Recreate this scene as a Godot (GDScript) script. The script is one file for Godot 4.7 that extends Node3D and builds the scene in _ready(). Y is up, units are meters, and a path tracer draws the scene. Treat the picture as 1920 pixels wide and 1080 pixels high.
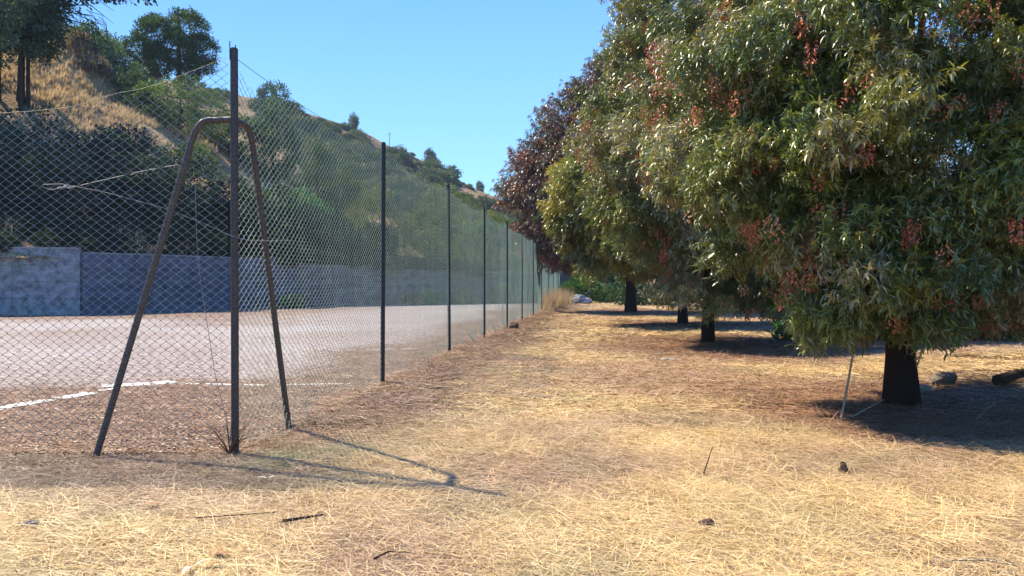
extends Node3D
# A fenced sports court under a dry hillside, a mown straw field and a row of leafy trees.
# Metres, y up. The camera stands at the origin and looks down -z; "d" below means distance ahead, so z = -d.

const FX := -2.445      # corner of the fence
const FD := 6.95
const FS := 0.1157      # sideways run of the long fence per metre ahead
const POST_H := 3.55
var noise := FastNoiseLite.new()
var noise2 := FastNoiseLite.new()
var rng := RandomNumberGenerator.new()
var M := {}
var used := {}

# ------------------------------------------------------------------ mesh helpers
class MB:
	var v := PackedVector3Array()
	var n := PackedVector3Array()
	var c := PackedColorArray()
	var i := PackedInt32Array()
	func tri(a: Vector3, b: Vector3, d: Vector3, na: Vector3, nb: Vector3, nd: Vector3, col: Color) -> void:
		var k := v.size()
		v.append(a); v.append(b); v.append(d)
		n.append(na); n.append(nb); n.append(nd)
		c.append(col); c.append(col); c.append(col)
		if (b - a).cross(d - a).dot(na) > 0.0:
			i.append(k); i.append(k + 2); i.append(k + 1)
		else:
			i.append(k); i.append(k + 1); i.append(k + 2)
	func flat(a: Vector3, b: Vector3, d: Vector3, col: Color, out: Vector3 = Vector3.ZERO) -> void:
		var f := (d - a).cross(b - a).normalized()
		if out != Vector3.ZERO and f.dot(out) < 0.0:
			f = -f
		tri(a, b, d, f, f, f, col)
	func quad(a: Vector3, b: Vector3, d: Vector3, e: Vector3, col: Color, out: Vector3 = Vector3.ZERO) -> void:
		flat(a, b, d, col, out); flat(a, d, e, col, out)
	func commit() -> ArrayMesh:
		var arr := []
		arr.resize(Mesh.ARRAY_MAX)
		arr[Mesh.ARRAY_VERTEX] = v
		arr[Mesh.ARRAY_NORMAL] = n
		arr[Mesh.ARRAY_COLOR] = c
		arr[Mesh.ARRAY_INDEX] = i
		var m := ArrayMesh.new()
		m.add_surface_from_arrays(Mesh.PRIMITIVE_TRIANGLES, arr)
		return m

func P(x: float, y: float, d: float) -> Vector3:
	return Vector3(x, y, -d)

func tube(mb: MB, pts: Array, radii: Array, sides: int, col: Color, rough := 0.0, caps := true) -> void:
	var rings := []
	var up := Vector3(0.31, 0.2, 0.93).normalized()
	for k in pts.size():
		var a: Vector3 = pts[maxi(k - 1, 0)]
		var b: Vector3 = pts[mini(k + 1, pts.size() - 1)]
		var t := (b - a).normalized()
		var u := up - t * up.dot(t)
		if u.length() < 0.05:
			u = Vector3.RIGHT - t * t.x
		u = u.normalized()
		up = u
		var w := t.cross(u)
		var ring := []
		for s in sides:
			var an := TAU * s / sides
			var dir := u * cos(an) + w * sin(an)
			var p: Vector3 = pts[k]
			var r: float = radii[k]
			if rough > 0.0:
				r *= 1.0 + rough * noise.get_noise_3d(p.x * 9.0 + dir.x * 6.0, p.y * 4.0, p.z * 9.0 + dir.z * 6.0)
			ring.append([p + dir * r, dir])
		rings.append(ring)
	for k in rings.size() - 1:
		for s in sides:
			var a: Array = rings[k][s]
			var b: Array = rings[k][(s + 1) % sides]
			var d: Array = rings[k + 1][(s + 1) % sides]
			var e: Array = rings[k + 1][s]
			mb.tri(a[0], b[0], d[0], a[1], b[1], d[1], col)
			mb.tri(a[0], d[0], e[0], a[1], d[1], e[1], col)
	if caps:
		for q in [0, rings.size() - 1]:
			var other: Vector3 = pts[1] if q == 0 else pts[pts.size() - 2]
			var out: Vector3 = (pts[q] - other).normalized()
			for s in sides:
				mb.tri(pts[q], rings[q][s][0], rings[q][(s + 1) % sides][0], out, out, out, col)

func numbered(called: String) -> String:
	used[called] = used.get(called, -1) + 1
	return called if used[called] == 0 else "%s_%03d" % [called, used[called]]

func tag(o: Node, label: String, category := "", group := "", kind := "") -> void:
	if label: o.set_meta("label", label)
	if category: o.set_meta("category", category)
	if group: o.set_meta("group", group)
	if kind: o.set_meta("kind", kind)

func thing(called: String, at: Vector3, label: String, category: String, group := "") -> Node3D:
	var o := Node3D.new()
	o.name = numbered(called)
	add_child(o)
	o.position = at
	tag(o, label, category, group)
	return o

# a mesh in the thing's own axes (local) as one of its parts
func part(called: String, mesh: Mesh, mat: Material, parent: Node3D, at := Vector3.ZERO) -> MeshInstance3D:
	var o := MeshInstance3D.new()
	o.name = called
	o.mesh = mesh
	o.material_override = mat
	parent.add_child(o, true)
	o.position = at
	return o

func solo(called: String, mesh: Mesh, mat: Material, at: Vector3, label: String, category: String, group := "", kind := "") -> MeshInstance3D:
	var o := MeshInstance3D.new()
	o.name = numbered(called)
	o.mesh = mesh
	o.material_override = mat
	add_child(o)
	o.position = at
	tag(o, label, category, group, kind)
	return o

func multi(called: String, mesh: Mesh, mat: Material, xf: Array, cols: Array, parent: Node3D) -> MultiMeshInstance3D:
	var mm := MultiMesh.new()
	mm.transform_format = MultiMesh.TRANSFORM_3D
	mm.use_colors = true
	mm.mesh = mesh
	mm.instance_count = xf.size()
	for k in xf.size():
		mm.set_instance_transform(k, xf[k])
		mm.set_instance_color(k, cols[k])
	var o := MultiMeshInstance3D.new()
	o.multimesh = mm
	o.material_override = mat
	o.name = called if parent != self else numbered(called)
	parent.add_child(o, true)
	return o

func sphere_dir() -> Vector3:
	var y := rng.randf_range(-1.0, 1.0)
	var a := rng.randf() * TAU
	var r := sqrt(1.0 - y * y)
	return Vector3(r * cos(a), y, r * sin(a))

func gauss() -> Vector3:
	return Vector3(rng.randfn(), rng.randfn(), rng.randfn()).limit_length(2.3)

func vary(c: Color, by: float) -> Color:
	var k := 1.0 + rng.randf_range(-by, by)
	return Color(c.r * k * (1.0 + rng.randf_range(-by, by) * 0.3), c.g * k, c.b * k * (1.0 + rng.randf_range(-by, by) * 0.4))

func mixc(a: Color, b: Color, t: float) -> Color:
	return a.lerp(b, clampf(t, 0.0, 1.0))

# ------------------------------------------------------------------ materials
func grain(freq: float, seed_: int, low: float, high: float, size := 512, octaves := 5) -> ImageTexture:
	var f := FastNoiseLite.new()
	f.seed = seed_
	f.noise_type = FastNoiseLite.TYPE_SIMPLEX
	f.frequency = freq
	f.fractal_octaves = octaves
	f.fractal_gain = 0.62
	var im := f.get_seamless_image(size, size)
	im.convert(Image.FORMAT_RGB8)
	for y in size:
		for x in size:
			var g := low + (high - low) * im.get_pixel(x, y).r
			im.set_pixel(x, y, Color(g, g, g))
	im.generate_mipmaps()
	return ImageTexture.create_from_image(im)

func mat(col: Color, rough: float, tex: Texture2D = null, scale := 1.0, spec := 0.4, bump := 0.0, metal := 0.0) -> StandardMaterial3D:
	var m := StandardMaterial3D.new()
	m.albedo_color = Color(col.r, col.g, col.b).linear_to_srgb()
	m.vertex_color_use_as_albedo = true
	m.roughness = rough
	m.metallic_specular = spec
	m.metallic = metal
	m.cull_mode = BaseMaterial3D.CULL_DISABLED
	if tex:
		m.albedo_texture = tex
		m.uv1_triplanar = true
		m.uv1_world_triplanar = true
		m.uv1_scale = Vector3.ONE * scale
		if bump > 0.0:
			m.heightmap_enabled = true
			m.heightmap_texture = tex
			m.heightmap_scale = bump
	return m

func leaf_mat(rough: float, spec: float, back: Color) -> StandardMaterial3D:
	var m := mat(Color.WHITE, rough, null, 1.0, spec)
	m.backlight_enabled = true
	m.backlight = back
	return m

func make_materials() -> void:
	var g1 := grain(0.02, 11, 0.35, 1.25)
	var g2 := grain(0.05, 12, 0.30, 1.30)
	var g3 := grain(0.012, 13, 0.55, 1.2)
	M.soil = mat(Color.WHITE, 0.95, g2, 1.3, 0.2, 2.0)
	M.court = mat(Color.WHITE, 0.85, g1, 0.6, 0.3, 0.3)
	M.hill = mat(Color.WHITE, 0.95, g2, 0.16, 0.2, 12.0)
	M.far = mat(Color.WHITE, 0.95, g2, 0.05, 0.2, 30.0)
	M.straw = leaf_mat(0.55, 0.45, Color(0.12, 0.1, 0.05))
	M.tuft = leaf_mat(0.6, 0.3, Color(0.7, 0.7, 0.66))
	M.leaf = leaf_mat(0.40, 0.7, Color(0.72, 0.72, 0.26))
	M.scrub = leaf_mat(0.65, 0.22, Color(0.62, 0.72, 0.32))
	M.litter = leaf_mat(0.7, 0.3, Color(0.2, 0.14, 0.06))
	M.seed = leaf_mat(0.6, 0.3, Color(0.4, 0.2, 0.1))
	M.bark = mat(Color.WHITE, 0.95, g2, 2.2, 0.2, 2.5)
	M.steel = mat(Color.WHITE, 0.55, g1, 3.0, 0.5, 0.1)
	M.wire = mat(Color.WHITE, 0.38, null, 1.0, 0.6)
	M.concrete = mat(Color.WHITE, 0.9, g3, 0.25, 0.3, 0.3)
	M.paint = mat(Color.WHITE, 0.8, g3, 1.2, 0.3)
	M.stone = mat(Color.WHITE, 0.9, g2, 1.6, 0.3, 1.5)
	M.cloth = mat(Color.WHITE, 0.6, g3, 1.0, 0.4)

# ------------------------------------------------------------------ terrain
func fence_x(d: float) -> float:
	return FX + FS * (d - FD)

func field_h(x: float, d: float) -> float:
	var h := -0.03 + 0.022 * noise2.get_noise_2d(x * 22.0, d * 22.0) + 0.012 * noise.get_noise_2d(x * 60.0, d * 60.0)
	var e := Vector2((x - 9.5) / 4.5, (d - 13.5) / 4.0).length()
	h += 0.38 * (1.0 - smoothstep(0.0, 1.0, e))
	h += 0.06 * exp(-pow((x - fence_x(d) - 0.4) / 0.5, 2.0)) * clampf(d - 7.5, 0.0, 1.0)
	# left of the long fence and beyond the short one lies the court
	if d > FD:
		h = lerpf(h, -0.06, smoothstep(fence_x(d) + 0.10, fence_x(d) - 0.35, x) * smoothstep(FD, FD + 0.5, d))
	return h

func wall_d(x: float) -> float:
	var pts := [[-60.0, 32.0], [-24.0, 34.8], [-19.9, 36.3], [-13.0, 48.0], [-4.0, 54.5], [4.5, 60.0], [60.0, 70.0]]
	for k in pts.size() - 1:
		if x <= pts[k + 1][0]:
			return lerpf(pts[k][1], pts[k + 1][1], clampf((x - pts[k][0]) / (pts[k + 1][0] - pts[k][0]), 0.0, 1.0))
	return 70.0

func hill_h(x: float, d: float) -> float:
	var w := wall_d(x)
	var top := maxf(-4.0 - 0.0 * x, 0.675 * -x - 3.75)
	var low := 2.5 * clampf((4.0 - x) / 8.0, 0.0, 1.0)
	var crest := maxf(w + 8.0, 70.0)
	var t := clampf((d - w) / (crest - w), 0.0, 1.0)
	var h := lerpf(low, maxf(top, low - 0.5), pow(t, 0.75))
	if d > crest:
		h = lerpf(h, minf(h, 4.0), smoothstep(crest, crest + 45.0, d))
	h += (0.55 * noise2.get_noise_2d(x * 4.0, d * 4.0) + 0.22 * noise.get_noise_2d(x * 14.0, d * 14.0)) * clampf((d - w) / 4.0, 0.0, 1.0) * 1.6
	return h

const RIDGE := [[-1.2, 0.34], [-0.7, 0.32], [-0.53, 0.295], [-0.45, 0.262], [-0.32, 0.236], [-0.176, 0.186], [-0.108, 0.149], [-0.02, 0.108], [0.02, 0.083], [0.1, 0.05], [0.3, 0.025], [1.2, 0.02]]
func far_h(x: float, d: float) -> float:
	var u := x / 220.0
	var e := 0.02
	for k in RIDGE.size() - 1:
		if u >= RIDGE[k][0] and u <= RIDGE[k + 1][0]:
			e = lerpf(RIDGE[k][1], RIDGE[k + 1][1], (u - RIDGE[k][0]) / (RIDGE[k + 1][0] - RIDGE[k][0]))
	var top := 1.5 + 220.0 * e
	var t := (d - 95.0) / 125.0
	var h := lerpf(-1.0, top, pow(clampf(t, 0.0, 1.0), 1.15)) if t < 1.0 else lerpf(top, top * 0.4, clampf((d - 220.0) / 120.0, 0.0, 1.0))
	return h + (2.2 * noise2.get_noise_2d(x * 1.2, d * 1.2) + 0.9 * noise.get_noise_2d(x * 4.0, d * 4.0)) * clampf(t * 2.0, 0.0, 1.0)

func sheet(xs: Array, ds: Array, height: Callable, colour: Callable) -> ArrayMesh:
	var mb := MB.new()
	var nx := xs.size()
	for j in ds.size():
		for k in nx:
			var d: float = ds[j]
			var x: float = xs[k]
			mb.v.append(P(x, height.call(x, d), d))
			mb.c.append(colour.call(x, d))
	for j in ds.size():
		for k in nx:
			var l: Vector3 = mb.v[j * nx + maxi(k - 1, 0)]
			var r: Vector3 = mb.v[j * nx + mini(k + 1, nx - 1)]
			var b: Vector3 = mb.v[maxi(j - 1, 0) * nx + k]
			var f: Vector3 = mb.v[mini(j + 1, ds.size() - 1) * nx + k]
			mb.n.append((r - l).cross(f - b).normalized())
	for j in ds.size() - 1:
		for k in nx - 1:
			var a := j * nx + k
			mb.i.append_array([a, a + nx, a + nx + 1, a, a + nx + 1, a + 1])
	return mb.commit()

func steps(from: float, to: float, first: float, grow: float) -> Array:
	var out := [from]
	var s := first
	var x := from
	while x < to - s * 0.5:
		x += s
		s *= grow
		out.append(minf(x, to))
	if out[-1] < to:
		out.append(to)
	return out

func both_ways(mid: float, reach: float, first: float, grow: float) -> Array:
	var r := steps(0.0, reach, first, grow)
	var out := []
	for k in range(r.size() - 1, 0, -1):
		out.append(mid - r[k])
	for q in r:
		out.append(mid + q)
	return out

func field_colour(x: float, d: float) -> Color:
	var straw := Color(0.40, 0.27, 0.125)
	var pink := Color(0.27, 0.165, 0.095)
	var soil := Color(0.13, 0.08, 0.055)
	var a := noise2.get_noise_2d(x * 18.0 + 40.0, d * 18.0)
	var b := noise.get_noise_2d(x * 55.0, d * 55.0 + 70.0)
	var c := mixc(straw, pink, 0.35 + a * 1.4 + b * 0.5)
	return mixc(c, soil, b * 1.6 + 0.05 + a * 0.4)

func near_fence(x: float, d: float) -> float:   # 1 beside the fence, where leaves and twigs have blown up against it
	var e := absf(x - fence_x(d)) if d > FD else maxf(0.0, FD - d) * 1.2 if x < FX else Vector2(x - FX, (FD - d) * 1.2).length()
	return 1.0 - smoothstep(0.3, 2.2, e)

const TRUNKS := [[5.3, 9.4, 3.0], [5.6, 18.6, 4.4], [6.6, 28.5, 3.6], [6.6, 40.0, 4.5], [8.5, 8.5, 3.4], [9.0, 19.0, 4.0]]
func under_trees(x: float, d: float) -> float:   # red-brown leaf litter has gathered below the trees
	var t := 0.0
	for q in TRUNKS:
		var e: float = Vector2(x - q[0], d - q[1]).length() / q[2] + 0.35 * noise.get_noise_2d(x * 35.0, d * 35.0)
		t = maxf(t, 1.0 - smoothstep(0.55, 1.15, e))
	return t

func build_ground() -> void:
	var g := sheet(both_ways(2.0, 900.0, 0.12, 1.035), steps(-60.0, -2.0, 6.0, 0.9) + steps(-1.0, 900.0, 0.12, 1.022), field_h,
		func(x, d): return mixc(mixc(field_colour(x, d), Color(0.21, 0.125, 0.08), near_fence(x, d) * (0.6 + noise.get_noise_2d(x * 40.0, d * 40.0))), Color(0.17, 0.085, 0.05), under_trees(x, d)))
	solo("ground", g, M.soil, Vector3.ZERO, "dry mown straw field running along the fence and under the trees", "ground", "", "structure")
	# the court, one pale sheet behind the fences
	var mb := MB.new()
	var ds := steps(FD + 0.05, 66.0, 0.10, 1.012)
	var nx := 170
	for d in ds:
		for k in nx:
			var s := pow(float(k) / (nx - 1), 1.7) * (52.0 + fence_x(d))
			var x: float = fence_x(d) - 0.02 - s
			var a := noise2.get_noise_2d(x * 5.0, d * 5.0)
			var b := noise.get_noise_2d(x * 30.0, d * 30.0)
			var c2 := noise.get_noise_2d(x * 90.0, d * 90.0)
			var near := 1.0 - smoothstep(1.2, 3.2, s + a * 1.6 + b * 0.8)
			near = maxf(near, 1.0 - smoothstep(11.2, 15.2, d + a * 5.0 + b * 2.5))
			near = maxf(near, 0.75 * smoothstep(25.0, 33.0, d + a * 6.0) * smoothstep(-6.0, -12.0, x))
			var col := mixc(Color(0.40, 0.365, 0.35), Color(0.33, 0.27, 0.24), 0.4 + a + b * 0.5)
			col = mixc(col, mixc(Color(0.17, 0.10, 0.065), Color(0.30, 0.20, 0.13), 0.4 + c2 * 1.3), near * 1.15 + b * 0.5 * near + 0.12 * c2)
			mb.v.append(P(x, -0.012, d))
			mb.n.append(Vector3.UP)
			mb.c.append(col)
	for j in ds.size() - 1:
		for k in nx - 1:
			var a := j * nx + k
			mb.i.append_array([a, a + 1, a + nx + 1, a, a + nx + 1, a + nx])
	var court := solo("court_ground", mb.commit(), M.court, Vector3.ZERO, "pale worn concrete sports court behind the chain-link fence", "court", "", "structure")
	# worn painted lines: ragged strips a few millimetres proud of the concrete
	var lines := [[-6.25, 9.1, -5.72, 10.75, 0.11], [-5.72, 10.95, -5.62, 11.3, 0.06], [-5.95, 11.42, -5.05, 11.95, 0.17], [-5.0, 11.75, -3.6, 11.55, 0.05], [-3.4, 11.6, -2.4, 11.7, 0.04],
		[-11.0, 29.0, -5.0, 29.6, 0.05], [-9.2, 24.0, -3.0, 25.0, 0.05], [-4.0, 17.4, -2.1, 17.9, 0.04]]
	for l in lines:
		var a := P(l[0], -0.007, l[1])
		var b := P(l[2], -0.007, l[3])
		var t := (b - a).normalized()
		var w := Vector3(-t.z, 0, t.x)
		var n_ := int((b - a).length() / 0.05)
		var lm := MB.new()
		for k in n_:
			var p := a.lerp(b, float(k) / n_)
			var q := a.lerp(b, float(k + 1) / n_)
			var g0 := noise.get_noise_2d(p.x * 160.0, p.z * 160.0)
			if g0 < -0.22:
				continue
			var wl: float = l[4] * (0.55 + 0.9 * absf(noise.get_noise_2d(p.x * 300.0, p.z * 300.0 + 9.0)) + 0.3)
			var wr: float = l[4] * (0.55 + 0.9 * absf(noise.get_noise_2d(p.x * 300.0 + 99.0, p.z * 300.0)) + 0.3)
			lm.quad(p - w * wl, p + w * wr, q + w * wr, q - w * wl, Color(0.72, 0.71, 0.67), Vector3.UP)
		part("painted_line", lm.commit(), M.paint, court)
	# hillsides
	var sm := MB.new()
	var xs := steps(-120.0, -50.0, 4.0, 0.95) + steps(-49.5, 12.0, 0.6, 1.0) + steps(14.0, 40.0, 4.0, 1.2)
	var rows := 90
	for j in rows:
		var t := float(j) / (rows - 1)
		for x in xs:
			var w := wall_d(x) + 0.12
			var d := lerpf(w, 125.0, pow(t, 1.5))
			sm.v.append(P(x, hill_h(x, d), d))
			var a := noise2.get_noise_2d(x * 3.2, d * 3.2)
			var b := noise.get_noise_2d(x * 12.0, d * 12.0)
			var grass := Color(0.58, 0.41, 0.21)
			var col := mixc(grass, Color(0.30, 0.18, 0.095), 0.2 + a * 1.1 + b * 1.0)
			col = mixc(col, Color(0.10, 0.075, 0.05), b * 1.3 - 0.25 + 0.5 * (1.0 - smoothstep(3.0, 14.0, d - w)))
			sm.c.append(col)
	var cn := xs.size()
	for j in rows:
		for k in cn:
			var l: Vector3 = sm.v[j * cn + maxi(k - 1, 0)]
			var r: Vector3 = sm.v[j * cn + mini(k + 1, cn - 1)]
			var b: Vector3 = sm.v[maxi(j - 1, 0) * cn + k]
			var f: Vector3 = sm.v[mini(j + 1, rows - 1) * cn + k]
			sm.n.append((r - l).cross(f - b).normalized())
	for j in rows - 1:
		for k in cn - 1:
			var a := j * cn + k
			sm.i.append_array([a, a + cn, a + cn + 1, a, a + cn + 1, a + 1])
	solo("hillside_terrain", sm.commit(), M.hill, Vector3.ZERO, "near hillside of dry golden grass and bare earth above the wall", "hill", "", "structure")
	var far := sheet(steps(-300.0, 300.0, 3.0, 1.0), steps(92.0, 340.0, 2.0, 1.012), far_h, func(x, d):
		var a := noise2.get_noise_2d(x * 1.6 + 50.0, d * 1.6)
		var b := noise.get_noise_2d(x * 6.0, d * 6.0)
		var col := mixc(Color(0.30, 0.20, 0.115), Color(0.17, 0.125, 0.085), 0.5 + a * 1.4 + b * 0.5)
		col = mixc(col, Color(0.47, 0.32, 0.16), (a - 0.05) * 2.0)
		return mixc(col, Color(0.085, 0.09, 0.05), b * 1.4 + 0.1 - a))
	solo("far_hill", far, M.far, Vector3.ZERO, "high brown far hill with scrub under the blue sky", "hill", "", "structure")

# ------------------------------------------------------------------ fence
func link_mesh(a: Vector3, b: Vector3, out: Vector3, lo: Callable, hi: Callable, bulge: Callable, r: float, cols: Array) -> ArrayMesh:
	# zigzag wires hooked into their neighbours; the ring of three points at every bend is shared by two straight runs
	var along := b - a
	var length := along.length()
	var t := along / length
	t.y = 0.0
	var w := 0.049
	var hh := 0.0375
	var mb := MB.new()
	var count := int(length / w)
	for k in count:
		var s0 := k * length / count
		var s1 := (k + 1) * length / count
		var bottom: float = lo.call((s0 + s1) * 0.5)
		var top: float = hi.call((s0 + s1) * 0.5)
		var j0 := int(ceil(bottom / hh))
		var j1 := int(floor(top / hh))
		var first := mb.v.size()
		var base := a + t * ((s0 + s1) * 0.5)
		var tint: Color = cols[rng.randi() % cols.size()]
		for j in range(j0, j1 + 1):
			var right := (j + k) % 2 == 0
			var s := s1 + 0.004 if right else s0 - 0.004
			var y := j * hh + 0.012 * noise.get_noise_2d(s * 50.0, j * 3.0)
			var side := 1.0 if right else -1.0
			var p: Vector3 = a + t * (s + 0.008 * noise.get_noise_2d(s * 40.0 + 500.0, y * 40.0)) + Vector3(0, y, 0) + out * (bulge.call(s, y) + 0.003 * side)
			var n1 := (out * 0.5 + t * side * 0.86)
			mb.v.append(p + out * r); mb.n.append(out)
			mb.v.append(p + (-out * 0.5 + t * 0.87) * r); mb.n.append(-out * 0.5 + t * 0.87)
			mb.v.append(p + (-out * 0.5 - t * 0.87) * r); mb.n.append(-out * 0.5 - t * 0.87)
			for q in 3:
				mb.c.append(tint)
			if j > j0:
				var e := mb.v.size() - 6
				for q in 3:
					var q2 := (q + 1) % 3
					mb.i.append_array([e + q, e + q2, e + 3 + q2, e + q, e + 3 + q2, e + 3 + q])
	return mb.commit()

func post_mesh(h: float, r: float, col: Color, cap := true) -> ArrayMesh:
	var mb := MB.new()
	tube(mb, [Vector3(0, -0.15, 0), Vector3(0, h * 0.3, 0), Vector3(0, h * 0.7, 0), Vector3(0, h, 0), Vector3(0, h + r * 0.3, 0)] if cap else [Vector3(0, -0.15, 0), Vector3(0, h, 0)], [r, r, r, r, r * 0.7] if cap else [r, r], 14, col)
	return mb.commit()

func build_fence() -> void:
	var dirv := Vector3(FS, 0, -1).normalized()
	var outv := Vector3(1, 0, FS).normalized()
	var corner := P(FX, 0, FD)
	var long := thing("chain_link_fence", corner, "long tall green chain-link fence receding along the right edge of the court", "fence")
	var step := 5.0 * sqrt(1.0 + FS * FS)
	var brown := Color(0.085, 0.064, 0.053)
	var dark := Color(0.028, 0.034, 0.036)
	var gates := [0, 4.65, 9.7, 14.6, 19.7, 24.6, 29.6, 34.6, 39.6, 44.6, 49.6, 54.6]
	# corner post with two bare rod ends on top
	var cp := part("corner_post", post_mesh(POST_H, 0.034, brown), M.steel, long)
	tag(cp, "rusty brown corner post with two rod stubs on top")
	var st := MB.new()
	tube(st, [Vector3(-0.025, POST_H - 0.1, 0.03), Vector3(-0.027, POST_H + 0.06, 0.03)], [0.006, 0.005], 6, brown)
	part("rod_stub", st.commit(), M.steel, cp)
	st = MB.new()
	tube(st, [Vector3(0.012, POST_H - 0.05, 0.0), Vector3(0.013, POST_H + 0.035, 0.0)], [0.006, 0.005], 6, brown)
	part("rod_stub", st.commit(), M.steel, cp)
	# two bent braces, one along each fence
	for way in [Vector3(-1, 0, 0.04).normalized(), dirv]:
		var reach := 1.22
		var pts := []
		var rr := []
		var top := 2.93
		for k in 5:
			pts.append(way * (0.02 + 0.045 * k) + Vector3(0, top - 0.002 * k, 0))
		var foot: Vector3 = way * reach + Vector3(0, -0.08, 0)
		var knee: Vector3 = way * 0.22 + Vector3(0, top - 0.01, 0)
		var after: Vector3 = way * 0.40 + Vector3(0, top - 0.30, 0)
		var ctrl: Vector3 = way * 0.33 + Vector3(0, top - 0.0, 0)
		for k in range(1, 9):
			var t := k / 8.0
			pts.append(knee * (1 - t) * (1 - t) + ctrl * 2 * t * (1 - t) + after * t * t)
		for k in range(1, 6):
			pts.append(after.lerp(foot, k / 5.0))
		for k in pts.size():
			rr.append(0.0295)
		var mb := MB.new()
		tube(mb, pts, rr, 14, Color(0.115, 0.098, 0.082))
		var br := part("brace", mb.commit(), M.steel, long)
		tag(br, "bent brown tube brace leaning down along the short fence" if way.x < -0.5 else "bent brown tube brace leaning down along the long fence")
	var pm := post_mesh(POST_H, 0.033, dark)
	for k in range(1, gates.size()):
		var g: float = gates[k]
		var o := part("post", pm, M.steel, long, Vector3(FS * g, 0, -g))
		o.rotation = Vector3(rng.randf_range(-0.008, 0.008), rng.randf() * 6.0, rng.randf_range(-0.008, 0.008))
	# mesh panels
	var teal := [Color(0.12, 0.25, 0.30), Color(0.16, 0.30, 0.35), Color(0.09, 0.20, 0.25)]
	for k in gates.size() - 1:
		var a: Vector3 = Vector3(FS * gates[k], 0, -gates[k]) - outv * 0.012
		var b: Vector3 = Vector3(FS * gates[k + 1], 0, -gates[k + 1]) - outv * 0.012
		var off: float = gates[k]
		var ln := (b - a).length()
		var topf := func(s: float) -> float:
			var y := 3.46 - 0.10 * sin(PI * s / ln) + 0.02 * noise.get_noise_1d((s + off) * 60.0)
			return y - (0.16 * exp(-pow((s - 0.5) / 0.35, 2.0)) if off == 0.0 else 0.0)
		var lowf := func(s: float) -> float: return maxf(0.0, 0.05 + 0.16 * noise2.get_noise_1d((s + off) * 30.0))
		var bul := func(s: float, y: float) -> float:
			var edge := sin(PI * clampf(s / ln, 0.0, 1.0))
			var curl := maxf(0.0, 1.0 - y / 0.45)
			return edge * (0.05 * noise2.get_noise_2d((s + off) * 9.0, y * 14.0) + 0.018 * noise.get_noise_2d((s + off) * 25.0, y * 30.0) + curl * curl * (0.06 + 0.45 * maxf(0.0, noise2.get_noise_1d((s + off) * 22.0 + 300.0))))
		part("mesh_panel", link_mesh(a, b, outv, lowf, topf, bul, 0.0025, teal), M.wire, long)
		var wm := MB.new()
		var wp := []
		var wr := []
		for q in 13:
			var s := ln * q / 12.0
			wp.append(a.lerp(b, q / 12.0) + Vector3(0, (3.49 if k == 0 else 3.47) - 0.09 * sin(PI * q / 12.0), 0))
			wr.append(0.0032)
		tube(wm, wp, wr, 5, Color(0.2, 0.24, 0.24))
		part("tension_wire", wm.commit(), M.wire, long)
	# the short fence that crosses in front of the court
	var short := thing("chain_link_fence", corner + Vector3(-0.07, 0, 0), "grey chain-link fence crossing in front of the court on the left, its top sagging", "fence")
	part("post", pm, M.steel, short, Vector3(-5.1, 0, 0.1))
	var sag := [[0.0, 3.46], [0.3, 3.34], [0.66, 3.2], [1.0, 3.14], [1.37, 3.02], [1.8, 2.98], [2.2, 2.96], [5.2, 3.25]]
	var topl := func(s: float) -> float:
		for k in sag.size() - 1:
			if s <= sag[k + 1][0]:
				return lerpf(sag[k][1], sag[k + 1][1], (s - sag[k][0]) / (sag[k + 1][0] - sag[k][0]))
		return 3.2
	var lowl := func(s: float) -> float: return maxf(0.0, 0.04 + 0.06 * noise2.get_noise_1d(s * 50.0))
	var bull := func(s: float, y: float) -> float:
		return sin(PI * clampf(s / 5.0, 0.0, 1.0)) * 0.07 * noise2.get_noise_2d(s * 10.0, y * 12.0) + 0.01 * noise.get_noise_2d(s * 30.0, y * 30.0)
	var grey := [Color(0.26, 0.285, 0.295), Color(0.31, 0.33, 0.34), Color(0.21, 0.235, 0.245)]
	part("mesh_panel", link_mesh(Vector3(0, 0, -0.015), Vector3(-5.05, 0, 0.085), Vector3(0.02, 0, 1).normalized(), lowl, topl, bull, 0.0036, grey), M.wire, short)
	var tw := MB.new()
	var tp := []
	var tr := []
	for q in 27:
		var s := q * 0.19
		tp.append(Vector3(-s, topl.call(s) + 0.015, 0.004 * s))
		tr.append(0.0018)
	tube(tw, tp, tr, 5, Color(0.06, 0.065, 0.065))
	part("tension_wire", tw.commit(), M.steel, short)
	# loose wires caught in the short fence
	var loose := [[[0.0, 1.90], [0.27, 2.02], [0.61, 2.15], [1.13, 2.29], [1.50, 2.36], [1.66, 2.355], [1.69, 2.34], [1.60, 2.31], [1.36, 2.34], [0.86, 2.46], [0.48, 2.53]],
		[[0.33, 2.34], [0.32, 1.9], [0.29, 1.55], [0.235, 1.16], [0.165, 0.70], [0.07, 0.32], [0.03, 0.05]], [[0.0, 1.9], [-0.16, 1.86], [-0.5, 1.865]]]
	for l in loose:
		var lp := []
		var lr := []
		for q in l:
			lp.append(Vector3(0.07 - q[0], q[1], 0.035 + 0.02 * noise.get_noise_2d(q[0] * 90.0, q[1] * 90.0)))
			lr.append(0.0026)
		var lm := MB.new()
		tube(lm, lp, lr, 5, Color(0.36, 0.36, 0.35))
		part("loose_wire", lm.commit(), M.steel, short)
	for q in [[1.48, 2.335], [1.53, 2.325], [1.44, 2.325]]:
		var im := MB.new()
		tube(im, [Vector3(0.085 - q[0] - 0.02, q[1], 0.04), Vector3(0.085 - q[0], q[1] + 0.003, 0.045), Vector3(0.085 - q[0] + 0.02, q[1] + 0.006, 0.04)], [0.006, 0.011, 0.006], 8, Color(0.75, 0.78, 0.76))
		part("insulator", im.commit(), M.paint, short)

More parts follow.
